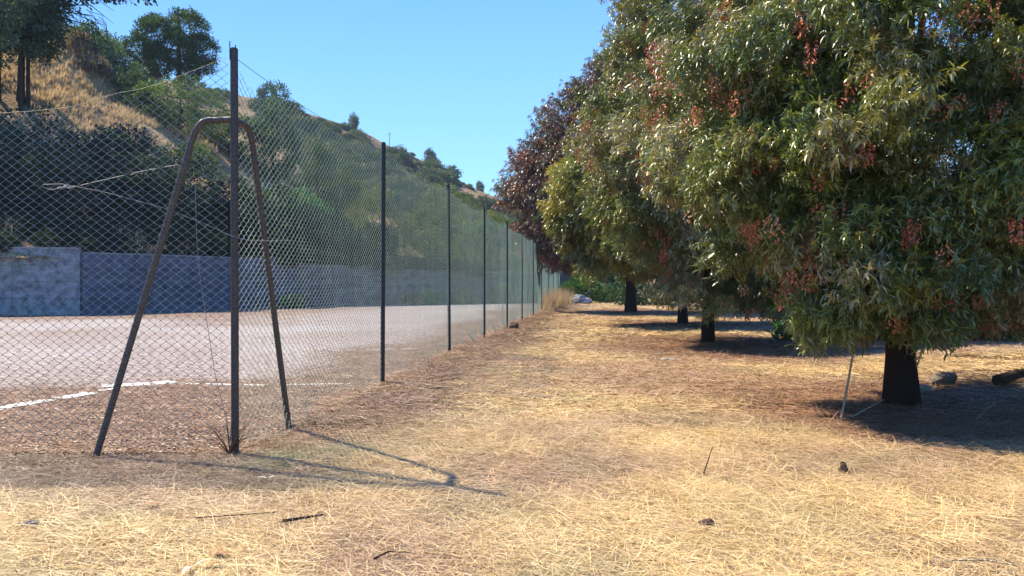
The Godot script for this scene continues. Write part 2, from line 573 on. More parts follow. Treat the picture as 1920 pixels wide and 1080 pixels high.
# ------------------------------------------------------------------ wall behind the court
func build_wall() -> void:
	var runs := [[-34.0, 34.0, -19.9, 36.3, 3.05, 5, Color(0.30, 0.33, 0.34), "light grey board-marked concrete wall closing the far left of the court", "concrete_wall"],
		[-19.8, 36.35, -13.0, 48.0, 2.85, 6, Color(0.13, 0.155, 0.19), "dark blue-grey concrete wall along the foot of the hillside", "concrete_wall"],
		[-13.0, 48.05, -4.0, 54.5, 2.5, 5, Color(0.16, 0.18, 0.19), "low dark block wall with a pale coping beyond the second fence post", "concrete_wall"],
		[-4.0, 54.55, 4.5, 60.0, 2.2, 4, Color(0.15, 0.16, 0.15), "low weathered wall half hidden by bushes at the far end of the court", "concrete_wall"]]
	for r in runs:
		var a := P(r[0], 0, r[1])
		var b := P(r[2], 0, r[3])
		var t := (b - a).normalized()
		var n := Vector3(-t.z, 0, t.x)
		if n.z < 0:
			n = -n
		var o := thing(r[8], a, r[7], "wall")
		var each: float = (b - a).length() / r[5]
		for k in r[5]:
			var courses := 4
			for q in courses:
				var y0: float = -0.1 if q == 0 else r[4] * q / courses
				var y1: float = r[4] * (q + 1) / courses - 0.02
				var c := vary(r[6], 0.12)
				var p: Vector3 = t * (each * k + 0.008) + n * rng.randf_range(0.0, 0.012)
				var e: Vector3 = t * (each - 0.016)
				var mb := MB.new()
				var th := n * -0.22
				var l0 := p + Vector3(0, y0, 0)
				var l1 := p + Vector3(0, y1, 0)
				mb.quad(l0, l0 + e, l1 + e, l1, c, n)
				mb.quad(l1, l1 + e, l1 + e + th, l1 + th, c, Vector3.UP)
				mb.quad(l0, l1, l1 + th, l0 + th, c, -t)
				mb.quad(l0 + e, l1 + e, l1 + e + th, l0 + e + th, c, t)
				mb.quad(l0 + th, l0 + e + th, l1 + e + th, l1 + th, c, -n)
				part("panel", mb.commit(), M.concrete, o)
		# core behind the recessed joints, and a coping strip
		var cb := MB.new()
		var q0 := n * -0.03
		var q1 := n * -0.19
		var ee := b - a
		cb.quad(q0, q0 + ee, q0 + ee + Vector3(0, r[4] - 0.04, 0), q0 + Vector3(0, r[4] - 0.04, 0), r[6] * 0.6, n)
		cb.quad(q1, q1 + ee, q1 + ee + Vector3(0, r[4] - 0.04, 0), q1 + Vector3(0, r[4] - 0.04, 0), r[6] * 0.6, -n)
		part("core", cb.commit(), M.concrete, o)
		var kb := MB.new()
		var y: float = r[4] - 0.015
		var f0 := n * 0.03
		var f1 := n * -0.25
		var hi := Vector3(0, 0.06, 0)
		var lo := Vector3(0, y, 0)
		var cc: Color = mixc(r[6], Color(0.5, 0.5, 0.48), 0.5)
		kb.quad(f0 + lo, f0 + ee + lo, f0 + ee + lo + hi, f0 + lo + hi, cc, n)
		kb.quad(f0 + lo + hi, f0 + ee + lo + hi, f1 + ee + lo + hi, f1 + lo + hi, cc, Vector3.UP)
		kb.quad(f1 + lo, f1 + ee + lo, f1 + ee + lo + hi, f1 + lo + hi, cc, -n)
		part("coping", kb.commit(), M.concrete, o)

# ------------------------------------------------------------------ plants
func add_leaf(mb: MB, p: Vector3, dir: Vector3, side: Vector3, l: float, w: float, droop: float, col: Color) -> void:
	var pts := []
	var d := dir
	var q := p
	for k in 4:
		pts.append(q)
		q += d * l / 3.0
		d = (d + Vector3(0, -droop, 0)).normalized()
	var t0: Vector3 = pts[1]
	var t1: Vector3 = pts[2]
	var n0 := (t1 - p).cross(side).normalized()
	var n1: Vector3 = (pts[3] - t0).cross(side).normalized()
	var a := t0 + side * w * 0.5
	var b := t0 - side * w * 0.5
	var c := t1 + side * w * 0.42
	var e := t1 - side * w * 0.42
	mb.tri(p, a, b, n0, n0, n0, col)
	mb.tri(a, c, e, n0, n1, n1, col)
	mb.tri(a, e, b, n0, n1, n0, col)
	mb.tri(c, pts[3], e, n1, n1, n1, col)

# a leafy twig along +z whose leaves arch over and hang
func sprig(count: int, length: float, l: float, w: float, droop: float, seed_: int) -> ArrayMesh:
	rng.seed = seed_
	var mb := MB.new()
	tube(mb, [Vector3.ZERO, Vector3(0.01, -0.01, length * 0.5), Vector3(0, -0.05, length)], [0.004, 0.003, 0.0015], 3, Color(0.45, 0.35, 0.25), 0.0, false)
	for k in count:
		var f := 0.25 + 0.75 * sqrt(rng.randf())
		var p := Vector3(0, -0.05 * f * f, length * f) + gauss() * 0.008
		var dir := (Vector3(0, 0.12, 0.35) + sphere_dir()).normalized()
		var side := dir.cross(Vector3(0, 1, 0) + gauss() * 0.7).normalized()
		var g := rng.randf_range(0.7, 1.25)
		add_leaf(mb, p, dir, side, l * rng.randf_range(0.6, 1.3), w * rng.randf_range(0.7, 1.15), droop * rng.randf_range(0.3, 1.6), Color(g, g, g * rng.randf_range(0.8, 1.1)))
	return mb.commit()

func seed_bunch(seed_: int) -> ArrayMesh:
	rng.seed = seed_
	var mb := MB.new()
	for k in 36:
		var a := rng.randf() * TAU
		var y := -rng.randf() * 0.13
		var r := 0.045 * (1.0 - absf(y + 0.06) * 6.0) * rng.randf_range(0.4, 1.1)
		var p := Vector3(cos(a) * r, y, sin(a) * r)
		var dir := (Vector3(cos(a) * 0.6, -0.5, sin(a) * 0.6) + gauss() * 0.3).normalized()
		var g := rng.randf_range(0.6, 1.35)
		add_leaf(mb, p, dir, dir.cross(gauss()).normalized(), 0.024, 0.012, 0.2, Color(g, g, g))
	return mb.commit()

func place(pos: Vector3, out: Vector3, s: float, roll: float) -> Transform3D:
	var z := out.normalized()
	var x := Vector3.UP.cross(z)
	if x.length() < 0.1:
		x = Vector3.RIGHT
	x = x.normalized()
	var b := Basis(x, z.cross(x), z)
	return Transform3D(b.rotated(z, roll).scaled(Vector3.ONE * s), pos)

# blobs: [x, y, z (local), rx, ry]
func crown_points(blobs: Array, clumps: int, per: int, spread: float, s: float, cols: Array, deep: float, sun_cols: Array = []) -> Array:
	var xf := []
	var cc := []
	var weights := []
	var total := 0.0
	for b in blobs:
		total += b[3] * b[4]
		weights.append(total)
	var made := 0
	var tries := 0
	while made < clumps and tries < clumps * 8:
		tries += 1
		var pick := rng.randf() * total
		var at := 0
		while weights[at] < pick:
			at += 1
		var bl: Array = blobs[at]
		var dir := sphere_dir()
		var depth := 1.0 - deep * pow(rng.randf(), 1.6)
		var mid := Vector3(bl[0], bl[1], bl[2])
		var c := mid + Vector3(dir.x * bl[3], dir.y * bl[4], dir.z * bl[3]) * depth
		var hidden := false
		for o in blobs.size():
			if o != at:
				var q: Array = blobs[o]
				var e := Vector3((c.x - q[0]) / q[3], (c.y - q[1]) / q[4], (c.z - q[2]) / q[3]).length()
				if e < 1.0 - deep:
					hidden = true
		if hidden:
			continue
		made += 1
		var base: Color = cols[rng.randi() % cols.size()]
		var tip := Vector3(dir.x, dir.y * 0.5 - 0.1, dir.z)
		for k in per:
			var p := c + gauss() * spread * Vector3(1, 0.7, 1)
			var out := tip + gauss() * 0.45
			xf.append(place(p, out, s * rng.randf_range(0.75, 1.25), rng.randf_range(-0.6, 0.6)))
			cc.append(vary(base, 0.22))
	return [xf, cc]

func limbs(o: Node3D, h: float, r: float, lean: Vector3, ends: Array, col: Color, fork: float, flare := 1.35) -> void:
	var mb := MB.new()
	var pts := []
	var rr := []
	for k in 9:
		var t := k / 8.0
		pts.append(Vector3(lean.x * t * t + 0.04 * noise.get_noise_1d(t * 90.0 + r * 900.0) , h * t - 0.12 * (1.0 - t), lean.z * t * t))
		rr.append(r * lerpf(1.0, 0.25, pow(t, 1.2)) * (1.0 + (flare - 1.0) * exp(-t * h / 0.25)))
	tube(mb, pts, rr, 12, col, 0.25)
	part("trunk", mb.commit(), M.bark, o)
	for e in ends:
		var t: float = clampf(fork + rng.randf_range(0.0, 0.35), 0.0, 0.9)
		var a := Vector3(lean.x * t * t, h * t, lean.z * t * t)
		var lm := MB.new()
		var mid: Vector3 = a.lerp(e, 0.5) + Vector3(0, 0.12 * (e - a).length(), 0) + gauss() * 0.08
		var lp := []
		var lr := []
		for k in 7:
			var q := k / 6.0
			lp.append(a * (1 - q) * (1 - q) + mid * 2 * q * (1 - q) + e * q * q)
			lr.append(r * lerpf(0.42, 0.07, q))
		tube(lm, lp, lr, 7, col, 0.2)
		part("branch", lm.commit(), M.bark, o)

func leafy_tree(called: String, at: Vector3, label: String, blobs: Array, clumps: int, per: int, spread: float, s: float, cols: Array, seeds: int, seed_cols: Array, trunk_r: float, trunk_h: float, lean: Vector3, seed_: int, meshes: Array, deep := 0.4, group := "") -> Node3D:
	rng.seed = seed_
	var o := thing(called, at, label, "tree", group)
	var ends := []
	for b in blobs:
		for k in 2:
			ends.append(Vector3(b[0], b[1], b[2]) + sphere_dir() * b[3] * 0.55)
	limbs(o, trunk_h, trunk_r, lean, ends, Color(0.075, 0.05, 0.038), 0.28)
	for m in meshes:
		var r := crown_points(blobs, clumps / meshes.size(), per, spread, s, cols, deep)
		var f := multi("foliage", m, M.leaf, r[0], r[1], o)
		f.set_meta("kind", "stuff")
	if seeds > 0:
		var r := crown_points(blobs, seeds, 2, 0.10, s, seed_cols, 0.10)
		for k in r[0].size():
			var tr: Transform3D = r[0][k]
			r[0][k] = Transform3D(Basis(Vector3.UP, rng.randf() * TAU).scaled(Vector3.ONE * rng.randf_range(1.0, 1.7) * s), tr.origin)
		var f := multi("seed_foliage", M.seed_mesh, M.seed, r[0], r[1], o)
		f.set_meta("kind", "stuff")
		tag(f, "hanging reddish seed bunches")
	return o

func build_right_trees() -> void:
	var sa := sprig(15, 0.17, 0.105, 0.017, 0.55, 5)
	var sb := sprig(14, 0.15, 0.095, 0.016, 0.85, 6)
	var sc := sprig(20, 0.18, 0.10, 0.019, 0.6, 7)
	M.seed_mesh = seed_bunch(9)
	var green := [Color(0.154, 0.201, 0.038), Color(0.199, 0.238, 0.048), Color(0.115, 0.152, 0.036), Color(0.231, 0.238, 0.072), Color(0.179, 0.201, 0.050), Color(0.333, 0.317, 0.156)]
	var dusk := [Color(0.164, 0.194, 0.072), Color(0.210, 0.206, 0.096), Color(0.144, 0.169, 0.072), Color(0.210, 0.169, 0.096), Color(0.302, 0.300, 0.168)]
	var yellow := [Color(0.17, 0.19, 0.04), Color(0.12, 0.17, 0.04), Color(0.24, 0.22, 0.04), Color(0.10, 0.15, 0.04)]
	var red := [Color(0.17, 0.08, 0.06), Color(0.11, 0.08, 0.055), Color(0.085, 0.095, 0.055), Color(0.21, 0.08, 0.06), Color(0.13, 0.095, 0.075)]
	var rust := [Color(0.50, 0.14, 0.08), Color(0.56, 0.20, 0.11), Color(0.42, 0.11, 0.065), Color(0.5, 0.24, 0.14)]
	leafy_tree("broadleaf_tree", P(4.84, 0, 9.8), "nearest leafy tree with red seed bunches and dark trunk beside the leaning cane",
		[[-0.5, 3.3, 0.2, 2.35, 1.7], [0.9, 3.0, -0.4, 2.3, 1.75], [0.1, 2.15, 0.7, 2.0, 1.2], [-1.3, 3.9, -0.6, 1.9, 1.6], [0.2, 5.0, -0.3, 2.4, 1.9], [1.9, 3.2, 0.9, 1.9, 1.5], [-0.2, 6.2, -0.2, 1.5, 1.3], [2.6, 4.6, 0.2, 1.7, 1.5], [0.0, 4.4, 1.0, 1.7, 1.3], [-0.8, 1.7, 1.0, 1.05, 0.8], [-1.5, 2.7, 0.5, 1.25, 1.0], [2.4, 1.95, 0.2, 1.7, 1.1]],
		660, 74, 0.18, 1.0, green, 520, rust, 0.18, 5.4, Vector3(0.15, 0, -0.1), 105, [sa, sb], 0.55)
	leafy_tree("broadleaf_tree", P(4.97, 0, 20.0), "second leafy tree in the row with pale glossy leaves and low drooping skirts",
		[[-0.9, 5.0, 0.3, 2.4, 2.2], [-0.9, 3.7, 0.9, 1.9, 1.6], [0.9, 4.2, 0.6, 2.9, 2.6], [0.4, 6.8, 0.0, 2.8, 2.5], [0.4, 2.2, 1.4, 2.0, 1.4], [-0.1, 8.6, 0.0, 2.0, 1.8], [2.0, 5.6, -0.6, 2.6, 2.4], [-0.2, 3.2, -0.9, 1.9, 1.4], [1.4, 8.9, 0.2, 2.1, 2.1], [1.6, 2.2, 0.4, 1.9, 1.3]],
		720, 60, 0.25, 1.15, dusk + green, 700, rust, 0.14, 7.5, Vector3(-0.1, 0, 0.1), 102, [sc, sa])
	var third := leafy_tree("broadleaf_tree", P(6.28, 0, 29.0), "third leafy tree in the row with yellowing outer leaves",
		[[-1.8, 5.2, 0.0, 2.4, 2.4], [-3.1, 4.2, 0.5, 1.6, 1.6], [-2.7, 3.0, 0.6, 1.5, 1.1], [1.0, 5.0, 0.0, 3.0, 2.9], [0.2, 7.5, 0.0, 2.7, 2.4], [0.0, 3.3, 0.5, 2.9, 1.5]],
		400, 52, 0.32, 1.4, yellow, 240, rust, 0.16, 7.5, Vector3.ZERO, 103, [sc])
	var gold := crown_points([[-3.3, 4.4, 0.9, 1.5, 1.4], [-2.9, 3.2, 1.1, 1.2, 0.9]], 70, 44, 0.26, 1.35, [Color(0.34, 0.30, 0.04), Color(0.26, 0.27, 0.05), Color(0.40, 0.33, 0.05)], 0.15)
	var gf := multi("foliage", sc, M.leaf, gold[0], gold[1], third)
	tag(gf, "yellow leaves on the side toward the fence", "", "", "stuff")
	leafy_tree("broadleaf_tree", P(6.1, 0, 40.5), "farthest tree of the row with dark reddish-brown leaves against the sky",
		[[-3.6, 6.2, 0.0, 2.7, 2.7], [-2.2, 9.2, 0.0, 2.8, 2.6], [-3.4, 3.9, 0.3, 2.4, 1.6], [0.5, 6.4, 0.5, 3.6, 3.4], [0.2, 11.0, 0.0, 3.0, 2.6], [2.5, 8.0, 0.0, 3.2, 3.0], [-0.4, 3.6, 0.8, 3.2, 1.5]],
		600, 52, 0.36, 1.5, red, 160, rust, 0.26, 10.0, Vector3(-0.2, 0, 0), 104, [sc], 0.45)

# one mesh of leaf-sized faces gathered in clumps over the blobs; used for everything on the hill
func bush_mesh(blobs: Array, clumps: int, per: int, spread: float, leaf: float, cols: Array, seed_: int, up := 0.0) -> ArrayMesh:
	rng.seed = seed_
	var mb := MB.new()
	var r := crown_points(blobs, clumps, 1, 0.0, 1.0, cols, 0.35)
	for k in r[0].size():
		var tr: Transform3D = r[0][k]
		var out := tr.basis.z
		var base: Color = r[1][k]
		for q in per:
			var p := tr.origin + gauss() * spread * Vector3(1, 0.75, 1)
			var dir := (out + gauss() * 0.8 + Vector3(0, up, 0)).normalized()
			var side := dir.cross(sphere_dir()).normalized()
			var l := leaf * rng.randf_range(0.6, 1.4)
			var nn := dir.cross(side)
			var col := vary(base, 0.25)
			var a := p + dir * l * 0.45 + side * l * 0.28
			var b := p + dir * l * 0.45 - side * l * 0.28
			mb.tri(p, a, b, nn, nn, nn, col)
			mb.tri(a, p + dir * l, b, nn, nn, nn, col)
	return mb.commit()

func hill_plant(called: String, x: float, d: float, label: String, category: String, blobs: Array, clumps: int, per: int, spread: float, leaf: float, cols: Array, seed_: int, trunk := 0.0, trunk_r := 0.1, up := 0.0, y := -99.0, group := "") -> Node3D:
	var base := hill_h(x, d) - 0.1 if y < -50.0 else y
	var o := thing(called, P(x, base, d), label, category, group)
	part("foliage", bush_mesh(blobs, clumps, per, spread, leaf, cols, seed_, up), M.scrub, o).set_meta("kind", "stuff")
	if trunk > 0.0:
		var ends := []
		for b in blobs:
			ends.append(Vector3(b[0], b[1], b[2]) * 0.97)
		limbs(o, trunk, trunk_r, Vector3(rng.randf_range(-0.3, 0.3), 0, 0), ends, Color(0.09, 0.065, 0.05), 0.45, 1.15)
	else:
		var sm := MB.new()
		for k in 5:
			var b: Array = blobs[k % blobs.size()]
			var e := Vector3(b[0] + rng.randf_range(-0.4, 0.4), b[1] + b[4] * 0.5, b[2])
			tube(sm, [Vector3(rng.randf_range(-0.1, 0.1), -0.1, 0), e * 0.5 + Vector3(0, 0.2, 0), e], [0.05, 0.035, 0.01], 5, Color(0.09, 0.065, 0.05), 0.0, false)
		part("stem", sm.commit(), M.bark, o)
	return o

func build_hill_plants() -> void:
	var pine := [Color(0.045, 0.075, 0.035), Color(0.06, 0.09, 0.04), Color(0.075, 0.10, 0.04), Color(0.035, 0.06, 0.032)]
	var lime := [Color(0.172, 0.218, 0.069), Color(0.138, 0.184, 0.057), Color(0.207, 0.241, 0.081), Color(0.103, 0.149, 0.057)]
	var blue := [Color(0.098, 0.137, 0.085), Color(0.078, 0.117, 0.072), Color(0.130, 0.163, 0.098), Color(0.111, 0.150, 0.104)]
	var shade := [Color(0.03, 0.05, 0.035), Color(0.04, 0.06, 0.045), Color(0.025, 0.04, 0.03), Color(0.045, 0.065, 0.05)]
	var olive := [Color(0.150, 0.163, 0.056), Color(0.200, 0.188, 0.062), Color(0.112, 0.138, 0.050), Color(0.237, 0.200, 0.075)]
	var fresh := [Color(0.115, 0.230, 0.081), Color(0.149, 0.265, 0.092), Color(0.092, 0.184, 0.069)]
	var tan := [Color(0.30, 0.20, 0.13), Color(0.26, 0.17, 0.12), Color(0.34, 0.24, 0.16)]
	var mauve := [Color(0.25, 0.16, 0.14), Color(0.22, 0.16, 0.13), Color(0.28, 0.2, 0.17)]
	# the umbrella-shaped pine on the crest
	var d := 76.0
	var pb := []
	for q in [[345, 50, 38], [302, 72, 34], [372, 92, 30], [335, 95, 38], [272, 95, 27], [262, 124, 22], [312, 128, 24], [384, 122, 20], [292, 44, 16], [355, 140, 18]]:
		pb.append([(q[0] - 338.0) * 0.0514, (182.0 - q[1]) * 0.0514, rng.randf_range(-1.2, 1.2), q[2] * 0.0514, q[2] * 0.046])
	hill_plant("pine_tree", -31.98, d, "tall lone pine with rounded dark crown on the hill crest", "tree", pb, 800, 50, 0.24, 0.18, [Color(0.075, 0.11, 0.05), Color(0.095, 0.13, 0.055), Color(0.115, 0.145, 0.055), Color(0.06, 0.09, 0.045)], 201, 8.6, 0.26, 0.3, 19.3)
	# dark eucalypts at the upper left, some of them standing just outside the frame
	var eu := func(x: float, dd: float, label: String, h: float, w: float, seed_: int):
		var bl := [[0.0, h * 0.60, 0.0, w, h * 0.17], [w * 0.6, h * 0.44, 0.4, w * 0.7, h * 0.12], [-w * 0.5, h * 0.5, -0.4, w * 0.8, h * 0.14], [0.2, h * 0.82, 0.0, w * 0.9, h * 0.2], [w * 0.8, h * 0.66, 0.0, w * 0.7, h * 0.14]]
		hill_plant("eucalyptus_tree", x, dd, label, "tree", bl, 330, 40, 0.30, 0.21, pine + blue, seed_, h * 0.85, 0.15, -0.5)
	eu.call(-33.6, 54.0, "eucalyptus with a slender pale trunk, the left one of two thin trunks", 12.0, 2.0, 211)
	eu.call(-33.7, 55.0, "eucalyptus with a thin trunk standing closest to the golden slope", 11.0, 1.9, 212)
	eu.call(-35.1, 54.0, "thick-trunked eucalyptus at the left edge of the picture", 14.0, 2.8, 213)
	eu.call(-37.4, 53.0, "large eucalyptus on the bank cut off by the left edge", 14.0, 3.6, 214)
	eu.call(-33.9, 47.0, "broad eucalyptus low on the bank cut off by the left edge", 13.0, 3.4, 215)
	# an overhanging tree whose bare twigs droop into the picture
	var bare := thing("bare_branch_tree", P(-34.2, hill_h(-34.2, 55.0) - 0.1, 55.0), "tree at the upper left with long bare drooping twigs against the sky", "tree")
	rng.seed = 220
	var by := bare.position.y
	limbs(bare, 13.0, 0.24, Vector3(1.0, 0, 0), [Vector3(2.0, 11.5, 0), Vector3(3.0, 13.2, 0.3)], Color(0.06, 0.048, 0.042), 0.6)
	var bm := MB.new()
	for k in 46:
		var s := Vector3(rng.randf_range(2.2, 5.2), rng.randf_range(19.0, 21.4) - by, rng.randf_range(-0.8, 0.8))
		s.y -= (s.x - 3.0) * 0.55
		var ln := rng.randf_range(1.0, 2.6)
		var e := s + Vector3(rng.randf_range(0.3, 1.2), -ln * 0.2, 0.0)
		tube(bm, [s, e, e + Vector3(rng.randf_range(0.1, 0.6), -ln * 0.4, 0.1), e + Vector3(rng.randf_range(0.2, 0.7), -ln, 0.1)], [0.03, 0.022, 0.014, 0.008], 3, Color(0.07, 0.055, 0.05), 0.0, false)
	for k in 4:
		tube(bm, [Vector3(0.4, 10.0 + k * 0.8, 0), Vector3(2.4, 20.6 - by + k * 0.4 - 0.6, 0), Vector3(5.0, 19.3 - by + k * 0.7, 0.2), Vector3(6.6, 17.6 - by + k * 0.9, 0.2)], [0.10, 0.06, 0.035, 0.012], 5, Color(0.06, 0.048, 0.042), 0.0, false)
	part("branch", bm.commit(), M.bark, bare).set_meta("kind", "stuff")
	part("foliage", bush_mesh([[2.4, 22.2 - by, 0, 2.6, 1.2], [5.4, 21.7 - by, 0, 1.7, 0.45], [-0.6, 21.0 - by, 0, 2.6, 2.0], [8.0, 21.55 - by, 0, 1.3, 0.35]], 200, 20, 0.25, 0.3, shade, 221), M.scrub, bare).set_meta("kind", "stuff")
	# rounded light-green tree in front of the pine, and its neighbours
	hill_plant("round_tree", -27.8, 66.0, "rounded light green tree below the pine on the slope", "tree", [[-1.9, 2.9, 0, 1.7, 1.6], [0.3, 2.9, 0.4, 2.0, 1.7], [2.4, 2.2, 0, 1.7, 1.5], [-1.6, 1.2, 0.6, 1.6, 1.3], [1.1, 1.0, 0.7, 2.0, 1.4], [0.0, 4.1, -0.3, 1.5, 1.0]], 330, 38, 0.25, 0.17, lime, 202, 2.2, 0.16)
	hill_plant("shrub", -24.3, 60.0, "small bright yellow-green shrub left of the bent brace", "shrub", [[0, 0.9, 0, 1.2, 0.9], [0.8, 0.4, 0.3, 0.9, 0.7]], 110, 22, 0.16, 0.2, [Color(0.2, 0.24, 0.05), Color(0.16, 0.2, 0.05)], 203)
	hill_plant("dark_tree", -24.2, 70.0, "dense olive tree right behind the corner post top", "tree", [[0, 2.2, 0, 2.2, 1.8], [1.8, 1.4, 0.3, 1.7, 1.4], [-1.7, 1.4, 0, 1.7, 1.3]], 240, 36, 0.26, 0.17, lime + pine, 204, 1.8, 0.15)
	hill_plant("conifer_tree", -21.8, 72.0, "tall blue-green conifer standing right of the braced corner post", "tree", [[0, 1.8, 0, 2.0, 1.8], [0.2, 4.2, 0, 1.7, 1.7], [0.5, 6.4, 0, 1.2, 1.5], [0.6, 8.0, 0, 0.6, 1.0], [1.2, 2.8, 0.5, 1.6, 1.7]], 320, 38, 0.24, 0.17, blue, 205, 7.5, 0.15, 0.5)
	hill_plant("conifer_tree", -18.2, 74.0, "shorter blue-green conifer half way between corner post and second post", "tree", [[0, 1.6, 0, 2.0, 1.7], [0.3, 3.6, 0, 1.5, 1.5], [0.4, 5.2, 0, 0.9, 1.2]], 240, 38, 0.24, 0.17, blue, 206, 4.5, 0.13, 0.5)
	hill_plant("grey_tree", -15.4, 72.0, "pale grey-green tree on the slope left of the second post", "tree", [[0, 2.4, 0, 2.0, 1.9], [1.6, 1.6, 0.3, 1.7, 1.5], [-1.4, 1.4, 0.2, 1.6, 1.4], [0.5, 4.0, 0, 1.3, 1.2]], 260, 36, 0.26, 0.17, blue + olive, 207, 2.2, 0.13)
	hill_plant("feathery_shrub", -15.3, 56.5, "bright green feathery shrub above the dark wall", "shrub", [[0, 1.5, 0, 1.7, 1.3], [1.3, 0.9, 0.2, 1.4, 1.1], [-1.3, 1.0, 0, 1.2, 1.1], [0.4, 2.3, 0, 1.0, 0.8]], 210, 40, 0.2, 0.24, fresh, 208, 0.0, 0.1, 1.6)
	hill_plant("round_tree", -10.8, 61.0, "yellowish olive tree seen through the mesh left of the second post", "tree", [[0, 3.6, 0, 1.9, 1.7], [1.3, 2.6, 0.4, 1.7, 1.5], [-1.4, 2.6, 0, 1.6, 1.5], [0.2, 5.1, 0, 1.2, 1.0]], 250, 36, 0.25, 0.17, olive, 209, 3.0, 0.13)
	hill_plant("round_tree", -6.6, 63.0, "dark broad tree seen through the mesh right of the second post", "tree", [[0, 3.2, 0, 2.3, 2.1], [1.9, 2.5, 0.4, 1.9, 1.7], [-1.9, 2.6, 0, 1.9, 1.8], [0.4, 5.4, 0, 1.6, 1.5]], 280, 36, 0.27, 0.17, pine + olive, 210, 3.0, 0.14)
	hill_plant("round_tree", -7.9, 90.0, "yellow-green crown rising above the fence between second and third post", "tree", [[0, 9.0, 0, 2.0, 1.8], [1.5, 8.0, 0, 1.8, 1.6], [-1.2, 7.6, 0, 1.8, 1.6], [0, 5.0, 0, 2.4, 2.4]], 240, 36, 0.28, 0.17, olive + lime, 216, 8.0, 0.2, 0.0, 2.0)
	hill_plant("round_tree", -3.6, 82.0, "light green crown above the fence by the fourth post", "tree", [[0, 6.0, 0, 2.0, 1.9], [1.7, 5.2, 0, 1.8, 1.5], [-1.6, 5.4, 0, 1.7, 1.6], [0, 3.2, 0, 2.4, 2.2]], 240, 36, 0.28, 0.17, lime + olive, 217, 5.0, 0.2, 0.0, 1.5)
	hill_plant("round_tree", -0.4, 84.0, "light green crown above the fence by the fifth post", "tree", [[0, 5.0, 0, 2.1, 1.8], [1.9, 4.4, 0, 1.8, 1.5], [-1.7, 4.6, 0, 1.7, 1.5], [0, 2.6, 0, 2.6, 2.2]], 240, 36, 0.28, 0.17, lime, 218, 4.2, 0.2, 0.0, 1.5)
	hill_plant("round_tree", -2.5, 66.0, "green bush-like tree behind the third and fourth posts", "tree", [[0, 2.8, 0, 2.2, 1.9], [2.0, 2.3, 0.2, 1.9, 1.6], [-1.9, 2.3, 0, 1.8, 1.6], [0.2, 4.2, 0, 1.4, 1.1]], 260, 36, 0.27, 0.17, lime + pine, 219, 2.4, 0.14)
	hill_plant("round_tree", 2.2, 70.0, "green tree closing the far end of the court behind the fence", "tree", [[0, 2.8, 0, 2.3, 2.0], [2.2, 2.3, 0.2, 1.9, 1.7], [-1.9, 2.3, 0, 1.8, 1.6]], 240, 36, 0.27, 0.17, lime + pine, 222, 2.4, 0.14, 0.0, 0.0)
	# shaded thicket between the wall and the sunny slope: one dark bush beside the other
	var thicket := [[-27.5, 41.5, 3.2, "dark bush at the far left just above the light grey wall"], [-24.0, 41.0, 3.0, "dark bush above the corner of the light and dark wall"], [-27.8, 46.0, 3.6, "tall dark bush below the eucalyptus trunks"],
		[-23.6, 45.5, 3.4, "dark bush left of the leaning brace, upper row"], [-20.4, 44.0, 3.0, "dark bush left of the leaning brace, just above the wall"], [-20.6, 48.5, 3.1, "dark bush behind the top of the leaning brace"],
		[-17.6, 48.5, 3.0, "dark bush between brace and corner post above the wall"], [-24.8, 50.0, 3.0, "dark bush highest on the slope under the golden grass"], [-16.0, 53.0, 2.6, "dark bush left of the feathery green shrub"],
		[-12.4, 52.8, 2.3, "dark bush on the wall right of the feathery green shrub"], [-9.6, 55.0, 2.2, "dark bush on the wall left of the second post"], [-30.5, 43.0, 3.6, "dark bush at the left edge behind the short fence"]]
	var k := 0
	for q in thicket:
		var w: float = q[2]
		k += 1
		hill_plant("dark_bush", q[0], q[1], q[3], "bush", [[0, w * 0.45, 0, w * 0.75, w * 0.6], [w * 0.5, w * 0.3, 0.4, w * 0.55, w * 0.42], [-w * 0.5, w * 0.35, 0.2, w * 0.6, w * 0.45], [0.1, w * 0.8, -0.3, w * 0.5, w * 0.35]], 210, 26, 0.24, 0.2, shade + ([] if k % 3 else blue), 230 + k, 0.0, 0.1, 0.4, -99.0, "bushes in the shaded thicket above the wall")
	# silvery and pinkish shrubs along the sunny slope
	var row := [[-37.6, 68.0, 1.5, mauve, "pinkish dry shrub nearest the eucalyptus trunks on the golden slope"], [-36.0, 69.5, 1.9, blue, "silvery green shrub behind the pinkish shrub"], [-35.6, 67.0, 1.2, mauve, "second pinkish-brown shrub on the golden slope"], [-34.0, 69.0, 2.0, blue, "silvery green shrub in the middle of the slope row"],
		[-32.4, 67.5, 1.8, blue, "silvery green shrub left of the pine trunk"], [-31.2, 66.0, 1.7, blue, "silvery green shrub touching the rounded tree"], [-38.0, 71.0, 2.2, lime, "green shrub high on the slope behind the eucalyptus crown"]]
	for q in row:
		var w: float = q[2]
		k += 1
		hill_plant("slope_shrub", q[0], q[1], q[4], "shrub", [[0, w * 0.6, 0, w * 0.8, w * 0.7], [w * 0.6, w * 0.4, 0.3, w * 0.6, w * 0.5], [-w * 0.6, w * 0.4, 0, w * 0.6, w * 0.5]], 130, 24, 0.18, 0.2, q[3], 260 + k, 0.0, 0.1, 0.8)
